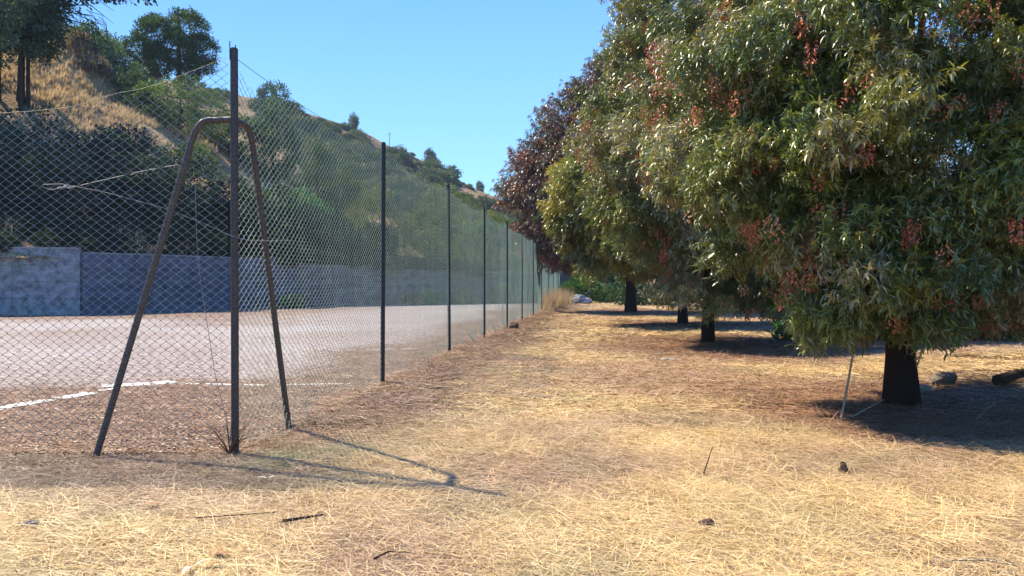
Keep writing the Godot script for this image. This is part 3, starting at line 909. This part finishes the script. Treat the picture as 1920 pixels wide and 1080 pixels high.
	# low growth along the foot of the wall
	var foot := [[-13.0, 46.6, 0.7, fresh, "green weed clump at the foot of the dark wall behind the brace"], [-6.6, 52.0, 0.6, tan, "dry tan weed at the foot of the block wall by the second post"], [-5.6, 52.6, 0.8, fresh, "leafy weed at the foot of the wall right of the second post"], [-3.2, 54.3, 0.9, lime, "leafy weed at the foot of the wall by the third post"],
		[-7.2, 54.0, 1.6, tan, "bleached tan brush on top of the block wall"], [-0.6, 56.0, 1.4, lime, "green bush at the foot of the far wall behind the fourth post"], [2.0, 57.5, 1.2, fresh, "green bush at the foot of the far wall behind the fifth post"]]
	for q in foot:
		var w: float = q[2]
		k += 1
		hill_plant("weed_clump", q[0], q[1], q[4], "plant", [[0, w * 0.45, 0, w * 0.8, w * 0.5], [w * 0.5, w * 0.3, 0.1, w * 0.5, w * 0.3]], 60, 24, 0.12, 0.15, q[3], 280 + k, 0.0, 0.1, 1.0, 2.3 if q[3] == tan and w > 1.0 else 0.0)

func build_far_scrub() -> void:
	var cols := [[Color(0.10, 0.125, 0.07), Color(0.12, 0.145, 0.075)], [Color(0.13, 0.155, 0.08), Color(0.11, 0.135, 0.08)], [Color(0.16, 0.165, 0.09), Color(0.18, 0.155, 0.10)], [Color(0.085, 0.105, 0.065), Color(0.10, 0.12, 0.07)]]
	var protos := []
	for k in 4:
		protos.append(bush_mesh([[0, 0.75, 0, 1.1, 0.85], [0.8, 0.5, 0.2, 0.8, 0.6], [-0.7, 0.5, 0.1, 0.8, 0.6], [0.1, 0.5, 0.7, 0.8, 0.6]], 120, 22, 0.2, 0.2, cols[k], 300 + k))
	rng.seed = 310
	var made := 0
	var tries := 0
	while made < 270 and tries < 6000:
		tries += 1
		var d := rng.randf_range(112.0, 219.0)
		var x := rng.randf_range(-0.62, 0.08) * d
		if noise2.get_noise_2d(x * 1.6 + 50.0, d * 1.6) > 0.02 + rng.randf() * 0.25:
			continue
		var y := far_h(x, d)
		if y < 1.5 + 0.045 * d:
			continue
		made += 1
		var o := solo("hill_bush", protos[rng.randi() % 4], M.scrub, P(x, y - 0.3, d), "small round bush in the scrub on the far hill", "bush", "bushes scattered over the far hill")
		var s := rng.randf_range(1.0, 2.3)
		o.scale = Vector3(s, s * rng.randf_range(0.8, 1.2), s)
		o.rotation.y = rng.randf() * TAU
	# the lower scrub between the bushes reads as one grey-green mass
	var sx := []
	var sc := []
	for k in 5200:
		var d := rng.randf_range(104.0, 219.0)
		var x := rng.randf_range(-0.66, 0.12) * d
		if noise2.get_noise_2d(x * 1.6 + 50.0, d * 1.6) > 0.0 + rng.randf() * 0.3:
			continue
		var s := rng.randf_range(0.35, 0.9)
		sx.append(Transform3D(Basis(Vector3.UP, rng.randf() * TAU).scaled(Vector3(s, s * 0.8, s)), P(x, far_h(x, d) - 0.15, d)))
		sc.append(vary(Color(1.0, 0.95, 0.9), 0.3))
	tag(multi("scrub_undergrowth", protos[1], M.scrub, sx, sc, self), "low grey-green scrub spread over the far hill", "scrub", "", "stuff")
	# the shaded bank above the wall, overgrown with dark creepers
	sx = []
	sc = []
	for k in 5200:
		var x := rng.randf_range(-40.0, -2.0)
		var w := wall_d(x)
		var reach := 13.0 * clampf((-x - 2.0) / 16.0, 0.15, 1.0) * (0.75 + 0.7 * noise2.get_noise_1d(x * 9.0))
		var d := w + 0.3 + reach * sqrt(rng.randf())
		var s := rng.randf_range(0.25, 0.6)
		sx.append(Transform3D(Basis(Vector3.UP, rng.randf() * TAU).scaled(Vector3(s, s * 0.8, s)), P(x, hill_h(x, d) - 0.12, d)))
		sc.append(vary(Color(0.40, 0.47, 0.48), 0.3))
	tag(multi("bank_undergrowth", protos[3], M.scrub, sx, sc, self), "dark creeper and undergrowth covering the bank above the wall", "undergrowth", "", "stuff")
	# trees on the skyline
	var sky := [[-118.0, 221.0, 2.4, "tall tree on the skyline left of the pine"], [-121.5, 221.0, 2.0, "second tree on the skyline left of the pine"], [-112.5, 221.0, 2.6, "dark tree on the skyline touching the pine crown"], [-125.0, 221.0, 2.2, "skyline tree nearest the eucalyptus crown"], [-68.0, 220.0, 2.0, "small pointed tree on the hilltop right of the corner post"], [-44.0, 220.0, 1.4, "skyline bush above the first fence span"], [-23.0, 220.0, 1.6, "skyline tree right of the second post"], [-9.0, 220.0, 1.1, "last small skyline bush where the hill drops to the trees"]]
	for q in sky:
		var s: float = q[2]
		var o := solo("skyline_tree", protos[rng.randi() % 4], M.scrub, P(q[0], far_h(q[0], q[1]) - 0.4, q[1]), q[3], "tree")
		o.scale = Vector3(s * 0.8, s * 1.8, s * 0.8)
		o.rotation.y = rng.randf() * TAU
	var mast := MB.new()
	tube(mast, [Vector3.ZERO, Vector3(0, 4.6, 0)], [0.10, 0.05], 5, Color(0.15, 0.13, 0.12))
	tube(mast, [Vector3(-0.7, 4.0, 0), Vector3(0.7, 4.0, 0)], [0.05, 0.05], 5, Color(0.15, 0.13, 0.12))
	solo("utility_pole", mast.commit(), M.bark, P(-34.0, far_h(-34.0, 219.0) - 0.3, 219.0), "thin utility pole on the skyline above the second post", "pole")
	# dry tufts over the near slope
	var tuft := MB.new()
	for k in 16:
		var a := rng.randf() * TAU
		var e := Vector3(cos(a) * 0.16, rng.randf_range(0.2, 0.4), sin(a) * 0.16)
		var sd := Vector3(-sin(a), 0, cos(a)) * 0.025
		tuft.flat(e * 0.1 * Vector3(1, 0, 1) + sd, e * 0.1 * Vector3(1, 0, 1) - sd, e, Color.WHITE * rng.randf_range(0.75, 1.2))
	var xf := []
	var cc := []
	for k in 42000:
		var x := rng.randf_range(-52.0, 6.0)
		var d := rng.randf_range(wall_d(x) + 1.0, 84.0)
		var a := noise2.get_noise_2d(x * 3.2, d * 3.2)
		if a > 0.2:
			continue
		xf.append(Transform3D(Basis(Vector3.UP, rng.randf() * TAU).scaled(Vector3.ONE * rng.randf_range(0.7, 1.9)), P(x, hill_h(x, d) - 0.03, d)))
		cc.append(vary(mixc(Color(0.66, 0.52, 0.31), Color(0.50, 0.36, 0.20), rng.randf()), 0.2))
	var o := multi("hill_grass", tuft.commit(), M.tuft, xf, cc, self)
	tag(o, "dry golden grass tufts covering the near hillside", "grass", "", "stuff")

# ------------------------------------------------------------------ straw, litter and small things on the ground
func straw_tile(blades: int, size: float, l0: float, l1: float, w: float, lift: float, seed_: int) -> ArrayMesh:
	rng.seed = seed_
	var mb := MB.new()
	for k in blades:
		var p := Vector3(rng.randf_range(-size, size) * 0.5, rng.randf() * rng.randf() * lift, rng.randf_range(-size, size) * 0.5)
		var a := rng.randf() * TAU
		var tilt := rng.randf_range(-0.08, 0.14) if rng.randf() < 0.95 else rng.randf_range(0.15, 0.6)
		var dir := Vector3(cos(a) * cos(tilt), sin(tilt), sin(a) * cos(tilt))
		var l := l0 + (l1 - l0) * pow(rng.randf(), 1.6)
		var side := Vector3(-sin(a), rng.randf_range(-0.6, 0.6), cos(a)).normalized() * w * rng.randf_range(0.5, 1.1)
		var bend := Vector3(-sin(a), 0, cos(a)) * rng.randf_range(-0.045, 0.045) * l + Vector3(0, rng.randf_range(-0.005, 0.012), 0)
		var g := 0.32 + 1.0 * pow(rng.randf(), 1.3)
		var col := Color(g, g * rng.randf_range(0.92, 1.04), g * rng.randf_range(0.75, 1.15))
		var m := p + dir * l * 0.5 + bend
		var e := p + dir * l
		var nn := side.cross(dir).normalized()
		if nn.y < 0: nn = -nn
		mb.tri(p - side, p + side, m + side, nn, nn, nn, col)
		mb.tri(p - side, m + side, m - side, nn, nn, nn, col)
		mb.tri(m - side, m + side, e, nn, nn, nn, col)
	return mb.commit()

func on_field(x: float, d: float) -> bool:
	if d > FD:
		return x > fence_x(d) + 0.12
	return true

func straw_colour(x: float, d: float) -> Color:
	var a := noise2.get_noise_2d(x * 18.0 + 40.0, d * 18.0)
	var b := noise.get_noise_2d(x * 26.0, d * 26.0 + 70.0)
	var c := mixc(Color(0.78, 0.565, 0.27), Color(0.54, 0.36, 0.21), 0.35 + a * 1.3 + b * 0.8)
	c = mixc(c, Color(0.36, 0.34, 0.17), maxf(0.0, b * 1.5 - 0.25))
	c = mixc(c, Color(0.33, 0.20, 0.12), near_fence(x, d) * 0.8)
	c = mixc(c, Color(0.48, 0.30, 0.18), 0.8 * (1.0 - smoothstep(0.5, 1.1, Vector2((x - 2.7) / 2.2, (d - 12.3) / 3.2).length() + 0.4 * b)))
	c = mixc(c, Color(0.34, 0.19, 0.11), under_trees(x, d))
	return vary(c, 0.2)

func build_straw() -> void:
	var near := straw_tile(190, 0.5, 0.04, 0.30, 0.0014, 0.026, 401)
	var mid := straw_tile(125, 0.7, 0.06, 0.34, 0.0030, 0.035, 402)
	var wide := straw_tile(100, 1.2, 0.15, 0.42, 0.006, 0.05, 403)
	rng.seed = 404
	for band in [[near, 1.8, 9.0, 5200], [mid, 8.4, 20.0, 4600], [wide, 18.5, 62.0, 3600]]:
		var xf := []
		var cc := []
		while xf.size() < band[3]:
			var d: float = sqrt(rng.randf_range(band[1] * band[1], band[2] * band[2]))
			var x := rng.randf_range(-0.85, 0.95) * d
			if not on_field(x, d):
				continue
			if noise.get_noise_2d(x * 70.0, d * 70.0) > 0.12 and rng.randf() < 0.85:
				continue
			if under_trees(x, d) > 0.4 and rng.randf() < 0.55:
				continue
			if near_fence(x, d) > 0.5 and rng.randf() < 0.45:
				continue
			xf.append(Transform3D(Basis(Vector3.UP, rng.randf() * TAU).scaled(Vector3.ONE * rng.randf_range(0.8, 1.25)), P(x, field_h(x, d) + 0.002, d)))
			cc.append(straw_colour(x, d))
		var o := multi("straw_grass", band[0], M.straw, xf, cc, self)
		tag(o, ["cut straw lying over the nearest part of the field", "cut straw lying over the middle of the field", "cut straw on the far part of the field"][[1.8, 8.4, 18.5].find(band[1])], "grass", "", "stuff")
	# long loose stalks lying on top
	var stalk := straw_tile(3, 0.25, 0.28, 0.55, 0.0021, 0.03, 405)
	rng.seed = 406
	var lx := []
	var lc := []
	while lx.size() < 420:
		var d := rng.randf_range(3.2, 13.0)
		var x := rng.randf_range(-0.72, 0.72) * d
		if on_field(x, d) and under_trees(x, d) < 0.8:
			lx.append(Transform3D(Basis(Vector3.UP, rng.randf() * TAU).scaled(Vector3.ONE * rng.randf_range(0.7, 1.2)), P(x, field_h(x, d) + 0.02, d)))
			lc.append(vary(mixc(Color(0.86, 0.70, 0.44), Color(0.62, 0.48, 0.22), rng.randf()), 0.15))
	tag(multi("loose_straw_grass", stalk, M.straw, lx, lc, self), "long loose straw stalks lying on top of the mown field", "grass", "", "stuff")
	# fresh green cuttings near the fence corner
	var xf := []
	var cc := []
	for k in 130:
		var t := rng.randf()
		var x := lerpf(-2.2, -0.95, t) + rng.randfn() * 0.16
		var d := lerpf(6.55, 7.4, t) + rng.randfn() * 0.18
		xf.append(Transform3D(Basis(Vector3.UP, rng.randf() * TAU).scaled(Vector3.ONE * rng.randf_range(0.35, 0.7)), P(x, field_h(x, d) + 0.01, d)))
		cc.append(vary(mixc(Color(0.15, 0.25, 0.08), Color(0.36, 0.36, 0.16), rng.randf()), 0.2))
	tag(multi("green_grass", near, M.straw, xf, cc, self), "green and yellowish grass cuttings beside the corner post", "grass", "", "stuff")
	# tall dry grass at the far end of the fence
	var tall := MB.new()
	for k in 40:
		var a := rng.randf() * TAU
		var f := Vector3(rng.randf_range(-0.3, 0.3), 0, rng.randf_range(-0.3, 0.3))
		var e := f + Vector3(cos(a) * 0.25, rng.randf_range(0.5, 1.1), sin(a) * 0.25)
		var sd := Vector3(-sin(a), 0, cos(a)) * 0.012
		tall.flat(f + sd, f - sd, e, Color.WHITE * rng.randf_range(0.8, 1.2))
	var tm := tall.commit()
	xf = []
	cc = []
	for k in 60:
		var d := rng.randf_range(40.0, 62.0)
		var x := fence_x(d) + absf(rng.randfn()) * 0.5 + 0.1
		xf.append(Transform3D(Basis(Vector3.UP, rng.randf() * TAU).scaled(Vector3.ONE * rng.randf_range(0.6, 1.3)), P(x, field_h(x, d), d)))
		cc.append(vary(Color(0.58, 0.42, 0.24), 0.2))
	tag(multi("tall_grass", tm, M.tuft, xf, cc, self), "tall bleached grass at the far end of the long fence", "grass", "", "stuff")
	# blown leaves on the court and along the fence
	var flake := MB.new()
	for k in 5:
		var p := Vector3(rng.randf_range(-0.12, 0.12), 0.008, rng.randf_range(-0.12, 0.12))
		var a := rng.randf() * TAU
		add_leaf(flake, p, Vector3(cos(a), rng.randf_range(0.05, 0.5), sin(a)).normalized(), Vector3(-sin(a), rng.randf_range(-0.4, 0.4), cos(a)).normalized(), rng.randf_range(0.05, 0.10), rng.randf_range(0.02, 0.04), 0.25, Color.WHITE * rng.randf_range(0.6, 1.3))
	var fm := flake.commit()
	xf = []
	cc = []
	var tries := 0
	for k in 2600:
		var q: Array = TRUNKS[rng.randi() % TRUNKS.size()]
		var x: float = q[0] + rng.randfn() * q[2] * 0.45
		var d: float = q[1] + rng.randfn() * q[2] * 0.45
		if not on_field(x, d):
			continue
		xf.append(Transform3D(Basis(Vector3.UP, rng.randf() * TAU).scaled(Vector3.ONE * rng.randf_range(0.5, 1.1)), P(x, field_h(x, d) + 0.012, d)))
		cc.append(vary(mixc(Color(0.26, 0.12, 0.06), Color(0.36, 0.22, 0.13), rng.randf()), 0.25))
	for k in 1500:
		var d := rng.randf_range(3.0, 18.0)
		var x := rng.randf_range(-0.7, 0.7) * d
		if on_field(x, d):
			xf.append(Transform3D(Basis(Vector3.UP, rng.randf() * TAU).scaled(Vector3.ONE * rng.randf_range(0.25, 0.6)), P(x, field_h(x, d) + 0.016, d)))
			cc.append(vary(mixc(Color(0.10, 0.065, 0.045), Color(0.30, 0.20, 0.12), rng.randf()), 0.25))
	while xf.size() < 15000 and tries < 200000:
		tries += 1
		var d := 5.6 + 26.0 * pow(rng.randf(), 2.0)
		var x := rng.randf_range(-0.9, 0.1) * d + 0.6
		var court := d > FD and x < fence_x(d)
		var s := fence_x(d) - x
		var want := 0.0
		if court:
			want = maxf(1.0 - smoothstep(0.3, 3.0, s), 1.0 - smoothstep(9.0, 15.0, d + 4.0 * noise2.get_noise_2d(x * 5.0, d * 5.0))) + 0.03
		else:
			want = near_fence(x, d) * 0.75
		if rng.randf() > want * (0.7 + 0.9 * noise.get_noise_2d(x * 40.0, d * 40.0)):
			continue
		var y := -0.008 if court else field_h(x, d) + 0.006
		xf.append(Transform3D(Basis(Vector3.UP, rng.randf() * TAU).scaled(Vector3.ONE * rng.randf_range(0.3, 0.72)), P(x, y, d)))
		var r := rng.randf()
		cc.append(vary(Color(0.18, 0.105, 0.065) if r < 0.6 else Color(0.29, 0.19, 0.12) if r < 0.88 else Color(0.50, 0.41, 0.31) if r < 0.98 else Color(0.36, 0.14, 0.05), 0.25))
	tag(multi("fallen_leaves", fm, M.litter, xf, cc, self), "brown fallen leaves along the fence, over the court and below the trees", "leaves", "", "stuff")

func rock_mesh(sx: float, sy: float, sz: float, seed_: int, col: Color) -> ArrayMesh:
	var mb := MB.new()
	var n_ := 14
	var m_ := 9
	var pts := []
	for j in m_ + 1:
		for k in n_:
			var th := PI * j / m_
			var ph := TAU * k / n_
			var q := Vector3(sin(th) * cos(ph), cos(th), sin(th) * sin(ph))
			var r := 1.0 + 0.45 * noise.get_noise_3d(q.x * 30.0 + seed_ * 37.0, q.y * 30.0, q.z * 30.0) + 0.25 * noise.get_noise_3d(q.x * 80.0, q.y * 80.0 + seed_ * 11.0, q.z * 80.0)
			pts.append(Vector3(q.x * sx, q.y * sy, q.z * sz) * r)
	for j in m_:
		for k in n_:
			var a: Vector3 = pts[j * n_ + k]
			var b: Vector3 = pts[j * n_ + (k + 1) % n_]
			var c: Vector3 = pts[(j + 1) * n_ + (k + 1) % n_]
			var e: Vector3 = pts[(j + 1) * n_ + k]
			mb.flat(a, b, c, col, a + c)
			mb.flat(a, c, e, col, a + c)
	return mb.commit()

func stick(called: String, pts: Array, r: float, col: Color, label: String, category: String) -> void:
	var mb := MB.new()
	var base: Vector3 = pts[0]
	var lp := []
	var lr := []
	for k in pts.size():
		lp.append(pts[k] - base)
		lr.append(r * lerpf(1.0, 0.55, float(k) / (pts.size() - 1)))
	tube(mb, lp, lr, 6, col, 0.3)
	solo(called, mb.commit(), M.bark, base, label, category)

func G(x: float, d: float, up := 0.0) -> Vector3:
	return P(x, field_h(x, d) + 0.022 + up, d)

func build_small_things() -> void:
	rng.seed = 500
	# the pale cane leaning into the nearest tree
	var cane := thing("leaning_cane", G(3.63, 8.7), "pale dry cane leaning up into the nearest tree", "cane")
	var mb := MB.new()
	tube(mb, [Vector3(0, -0.05, 0), Vector3(0.08, 0.35, -0.02), Vector3(0.16, 0.8, -0.02), Vector3(0.225, 1.25, 0.02), Vector3(0.25, 1.58, 0.12)], [0.012, 0.0125, 0.011, 0.009, 0.006], 8, Color(0.62, 0.50, 0.34))
	part("stalk", mb.commit(), M.bark, cane)
	mb = MB.new()
	for k in 16:
		var p := Vector3(0.24, 1.25 + 0.33 * rng.randf(), 0.08) + gauss() * 0.015
		add_leaf(mb, p, Vector3(rng.randfn(), 0.2, rng.randfn()).normalized(), sphere_dir(), 0.14, 0.02, 0.7, Color(0.62, 0.52, 0.34))
	part("foliage", mb.commit(), M.litter, cane)
	# stones and logs at the right
	var stones := [[5.6, 10.9, 0.19, 0.10, Color(0.42, 0.37, 0.32), "pale rounded stone just right of the nearest trunk"], [6.35, 11.6, 0.20, 0.13, Color(0.24, 0.20, 0.17), "brown stone half in shade right of the pale stone"], [3.0, 15.2, 0.16, 0.04, Color(0.5, 0.42, 0.33), "flat pale stone in the sunny gap between the two nearest trees"], [0.05, 25.2, 0.16, 0.13, Color(0.22, 0.15, 0.10), "brown stone at the foot of the fifth fence post"], [4.9, 56.0, 0.8, 0.45, Color(0.42, 0.40, 0.37), "pale grey boulder beyond the end of the fence"], [-2.98, 4.86, 0.05, 0.018, Color(0.24, 0.22, 0.22), "flat grey pebble on the straw at the lower left"], [2.615, 6.2, 0.035, 0.07, Color(0.22, 0.14, 0.085), "small brown upright clod in the straw at the lower right"], [1.21, 4.87, 0.05, 0.03, Color(0.13, 0.085, 0.065), "dark soil clod in the straw right of the picture's centre"], [4.55, 6.75, 0.05, 0.05, Color(0.30, 0.24, 0.19), "greyish clod in the straw near the right edge"], [6.9, 10.3, 0.12, 0.06, Color(0.28, 0.22, 0.18), "small stone in the shade of the nearest tree"]]
	for k in stones.size():
		var s: Array = stones[k]
		solo("stone", rock_mesh(s[2], s[3], s[2] * 0.8, k, s[4]), M.stone, G(s[0], s[1], s[3] * 0.35), s[5], "stone")
	stick("log", [G(6.9, 11.2, 0.08), G(7.25, 11.35, 0.12), G(7.6, 11.4, 0.13)], 0.10, Color(0.12, 0.085, 0.06), "short thick log lying in the shade at the right", "log")
	stick("log", [P(-33.6, hill_h(-33.6, 62.0) + 0.2, 62.0), P(-32.5, hill_h(-32.5, 62.0) + 0.25, 62.0), P(-31.2, hill_h(-31.2, 62.2) + 0.3, 62.2)], 0.22, Color(0.22, 0.19, 0.16), "weathered grey log lying on the golden slope", "log")
	stick("log", [P(-35.3, hill_h(-35.3, 61.0) + 0.15, 61.0), P(-33.9, hill_h(-33.9, 61.2) + 0.2, 61.2)], 0.16, Color(0.25, 0.22, 0.19), "shorter grey log left of the other one on the slope", "log")
	# twigs and big leaves in the straw
	stick("twig", [G(-1.42, 4.87, 0.02), G(-1.3, 4.9, 0.03), G(-1.18, 4.95, 0.035)], 0.012, Color(0.10, 0.07, 0.055), "thick dark twig in the straw below the corner post", "twig")
	stick("twig", [G(-2.0, 4.95, 0.02), G(-1.75, 5.0, 0.03), G(-1.5, 5.1, 0.02)], 0.005, Color(0.14, 0.10, 0.075), "thin dark twig left of the thick twig", "twig")
	stick("twig", [G(-0.74, 4.22, 0.02), G(-0.68, 4.3, 0.03), G(-0.58, 4.33, 0.02)], 0.007, Color(0.09, 0.06, 0.045), "curved dark twig at the bottom centre left", "twig")
	stick("twig", [G(1.5, 6.15, 0.02), G(1.57, 6.3, 0.09), G(1.63, 6.4, 0.17)], 0.006, Color(0.10, 0.075, 0.05), "dark twig sticking up left of the brown clod", "twig")
	stick("straw_stalk", [G(3.75, 8.7, 0.02), G(4.0, 8.8, 0.12), G(4.18, 8.85, 0.19)], 0.009, Color(0.60, 0.50, 0.33), "pale stalk leaning in the straw right of the cane's foot", "stalk")
	stick("straw_stalk", [G(5.0, 8.5, 0.02), G(5.2, 8.6, 0.14), G(5.35, 8.6, 0.25)], 0.008, Color(0.45, 0.34, 0.14), "yellow stalk rising in the shade below the nearest trunk", "stalk")
	stick("straw_stalk", [G(2.35, 4.2, 0.03), G(2.5, 4.15, 0.05), G(2.62, 4.05, 0.05)], 0.006, Color(0.68, 0.58, 0.40), "pale thick stalk lying in the straw at the lower right", "stalk")
	var lv := [[-1.62, 4.28, 0.10, 0.045, Color(0.26, 0.15, 0.07), "curled brown leaf standing up at the lower left"], [-1.66, 4.08, 0.15, 0.035, Color(0.50, 0.38, 0.26), "long pale dry leaf lying at the lower left edge"], [-1.44, 5.35, 0.10, 0.03, Color(0.16, 0.085, 0.05), "dark brown leaf below the corner post's shadow"], [-2.36, 5.2, 0.09, 0.03, Color(0.28, 0.17, 0.09), "brown leaf in the straw left of centre"], [-1.86, 5.98, 0.09, 0.025, Color(0.62, 0.58, 0.52), "whitish leaf in the shaded strip before the short fence"], [1.6, 6.05, 0.08, 0.03, Color(0.22, 0.13, 0.07), "small brown leaf beside the upright twig"]]
	for q in lv:
		var m := MB.new()
		for k in 2:
			var a := rng.randf() * TAU
			add_leaf(m, Vector3(0, 0.012, 0), Vector3(cos(a), 0.35, sin(a)).normalized(), Vector3(-sin(a), rng.randf_range(-0.3, 0.3), cos(a)).normalized(), q[2], q[3], 0.3, vary(q[4], 0.1))
		solo("fallen_leaf", m.commit(), M.litter, G(q[0], q[1], 0.012), q[5], "leaf")
	# weeds at the foot of the corner post
	mb = MB.new()
	for k in 26:
		var a := rng.randf() * TAU
		var e := Vector3(cos(a) * 0.22, rng.randf_range(0.08, 0.32), sin(a) * 0.14)
		tube(mb, [Vector3.ZERO, e * 0.55 + Vector3(0, 0.04, 0), e], [0.004, 0.003, 0.001], 3, vary(Color(0.22, 0.13, 0.07), 0.3), 0.0, false)
	solo("dry_weed_shrub", mb.commit(), M.bark, G(FX - 0.03, FD - 0.05), "dry brown weed sprouting round the foot of the corner post", "weed")
	# growth and dark covered heaps beyond the trees
	var fresh := [Color(0.08, 0.15, 0.04), Color(0.11, 0.19, 0.05), Color(0.06, 0.12, 0.035)]
	var cool := [Color(0.045, 0.075, 0.04), Color(0.06, 0.095, 0.05), Color(0.035, 0.06, 0.035)]
	var bushes := [[5.2, 58.0, 1.9, fresh, "bright green leafy bush at the end of the long fence"], [7.6, 60.0, 1.3, fresh, "low yellowish-green bush right of the bush at the fence end"], [9.5, 52.0, 2.8, cool, "dark green bush behind the farthest tree's trunk"], [12.0, 44.0, 2.6, cool, "dark green bush between the two middle trunks"], [15.0, 40.0, 3.0, cool, "dark green bush behind the third tree"], [18.0, 42.0, 3.4, cool, "tall dark bush behind the leaning cane"],
		[21.0, 36.0, 3.2, cool, "tall dark bush behind the nearest trunk"], [22.0, 30.0, 3.0, cool, "dark bush to the right of the nearest trunk"], [13.2, 20.5, 1.1, fresh, "light green bush at the right edge beyond the mound"], [11.2, 22.5, 1.0, cool, "low bush right of the nearest trunk beyond the mound"], [24.5, 34.0, 3.6, cool, "dark bush farthest to the right"], [6.6, 72.0, 4.0, cool, "dark green tree-like bush closing the gap beyond the fence end"], [11.0, 70.0, 4.5, cool, "dark green tree-like bush right of the gap beyond the fence"],
		[-2.0, 96.0, 3.0, fresh, "light green bush far beyond the court's end"]]
	for k in bushes.size():
		var q: Array = bushes[k]
		var w: float = q[2]
		var y := field_h(q[0], q[1]) - 0.05
		hill_plant("green_bush", q[0], q[1], q[4], "bush", [[0, w * 0.45, 0, w * 0.75, w * 0.6], [w * 0.5, w * 0.3, 0.2, w * 0.55, w * 0.42], [-w * 0.5, w * 0.35, 0.1, w * 0.6, w * 0.45], [0.1, w * 0.75, -0.2, w * 0.5, w * 0.35]], 130, 26, 0.08 * w, 0.07 * w + 0.04, q[3], 520 + k, 0.0, 0.1, 0.5, y)
	rng.seed = 560
	var xf := []
	var cc := []
	var gm := bush_mesh([[0, 0.08, 0, 0.4, 0.14]], 30, 8, 0.1, 0.12, [Color.WHITE], 561, 1.0)
	for k in 620:
		var d := rng.randf_range(20.5, 32.0)
		var x := d * rng.randf_range(0.36, 0.75)
		xf.append(Transform3D(Basis(Vector3.UP, rng.randf() * TAU).scaled(Vector3.ONE * rng.randf_range(0.7, 1.5)), G(x, d)))
		cc.append(vary(Color(0.07, 0.14, 0.06), 0.3))
	tag(multi("ground_cover_foliage", gm, M.scrub, xf, cc, self), "low green ground cover in the shade beyond the two nearest trees", "ground cover", "", "stuff")
	var heaps := [[11.3, 27.0, 1.5, 0.95, "dark blue-grey covered heap behind the leaning cane"], [7.3, 63.0, 1.5, 1.0, "dark covered heap with a pale strip left of the farthest trunk"]]
	for k in 2:
		var q: Array = heaps[k]
		var o := thing("covered_heap", G(q[0], q[1]), q[4], "heap")
		part("cover", rock_mesh(q[2], q[3], 0.9, 40 + k, Color(0.035, 0.038, 0.055)), M.cloth, o, Vector3(0, q[3] * 0.4, 0))
		if k == 1:
			var s := MB.new()
			s.quad(Vector3(-0.1, 0.95, 0.98), Vector3(0.75, 1.0, 0.98), Vector3(0.75, 1.14, 0.9), Vector3(-0.1, 1.07, 0.9), Color(0.6, 0.6, 0.58), Vector3.BACK)
			part("pale_strip", s.commit(), M.paint, o)

# ------------------------------------------------------------------
func _ready() -> void:
	noise.seed = 3
	noise.noise_type = FastNoiseLite.TYPE_SIMPLEX_SMOOTH
	noise.frequency = 0.02
	noise.fractal_octaves = 3
	noise2.seed = 8
	noise2.noise_type = FastNoiseLite.TYPE_SIMPLEX_SMOOTH
	noise2.frequency = 0.02
	noise2.fractal_octaves = 2
	rng.seed = 1
	# camera, sky, sun, exposure
	var cam := Camera3D.new()
	cam.name = "camera"
	cam.position = Vector3(0, 1.5, 0)
	cam.rotation.x = -0.00744
	cam.fov = 40.14
	cam.near = 0.05
	cam.far = 3000.0
	cam.current = true
	add_child(cam)
	var env := Environment.new()
	env.background_mode = Environment.BG_SKY
	var sm := ProceduralSkyMaterial.new()
	sm.sky_top_color = Color(0.25, 0.46, 0.79)
	sm.sky_horizon_color = Color(0.56, 0.76, 0.84)
	sm.sky_curve = 0.16
	sm.ground_bottom_color = Color(0.35, 0.30, 0.22)
	sm.ground_horizon_color = Color(0.55, 0.60, 0.60)
	sm.sun_angle_max = 2.0
	var sky := Sky.new()
	sky.sky_material = sm
	env.sky = sky
	env.tonemap_mode = Environment.TONE_MAPPER_LINEAR
	env.tonemap_exposure = 2.45
	env.fog_enabled = true
	env.fog_density = 0.00025
	env.fog_light_color = Color(0.78, 0.87, 0.97)
	env.sdfgi_enabled = true
	env.ssao_enabled = true
	env.ssil_enabled = true
	var we := WorldEnvironment.new()
	we.name = "environment"
	we.environment = env
	add_child(we)
	var sun := DirectionalLight3D.new()
	sun.name = "sun"
	sun.light_energy = 1.6
	sun.light_color = Color(1.0, 0.94, 0.83)
	sun.light_angular_distance = 0.5
	sun.shadow_enabled = true
	add_child(sun)
	sun.look_at_from_position(Vector3(-2.41, 3.57, -1.42) * 10.0, Vector3.ZERO)
	make_materials()
	build_ground()
	build_wall()
	build_fence()
	build_hill_plants()
	build_far_scrub()
	build_right_trees()
	build_straw()
	build_small_things()
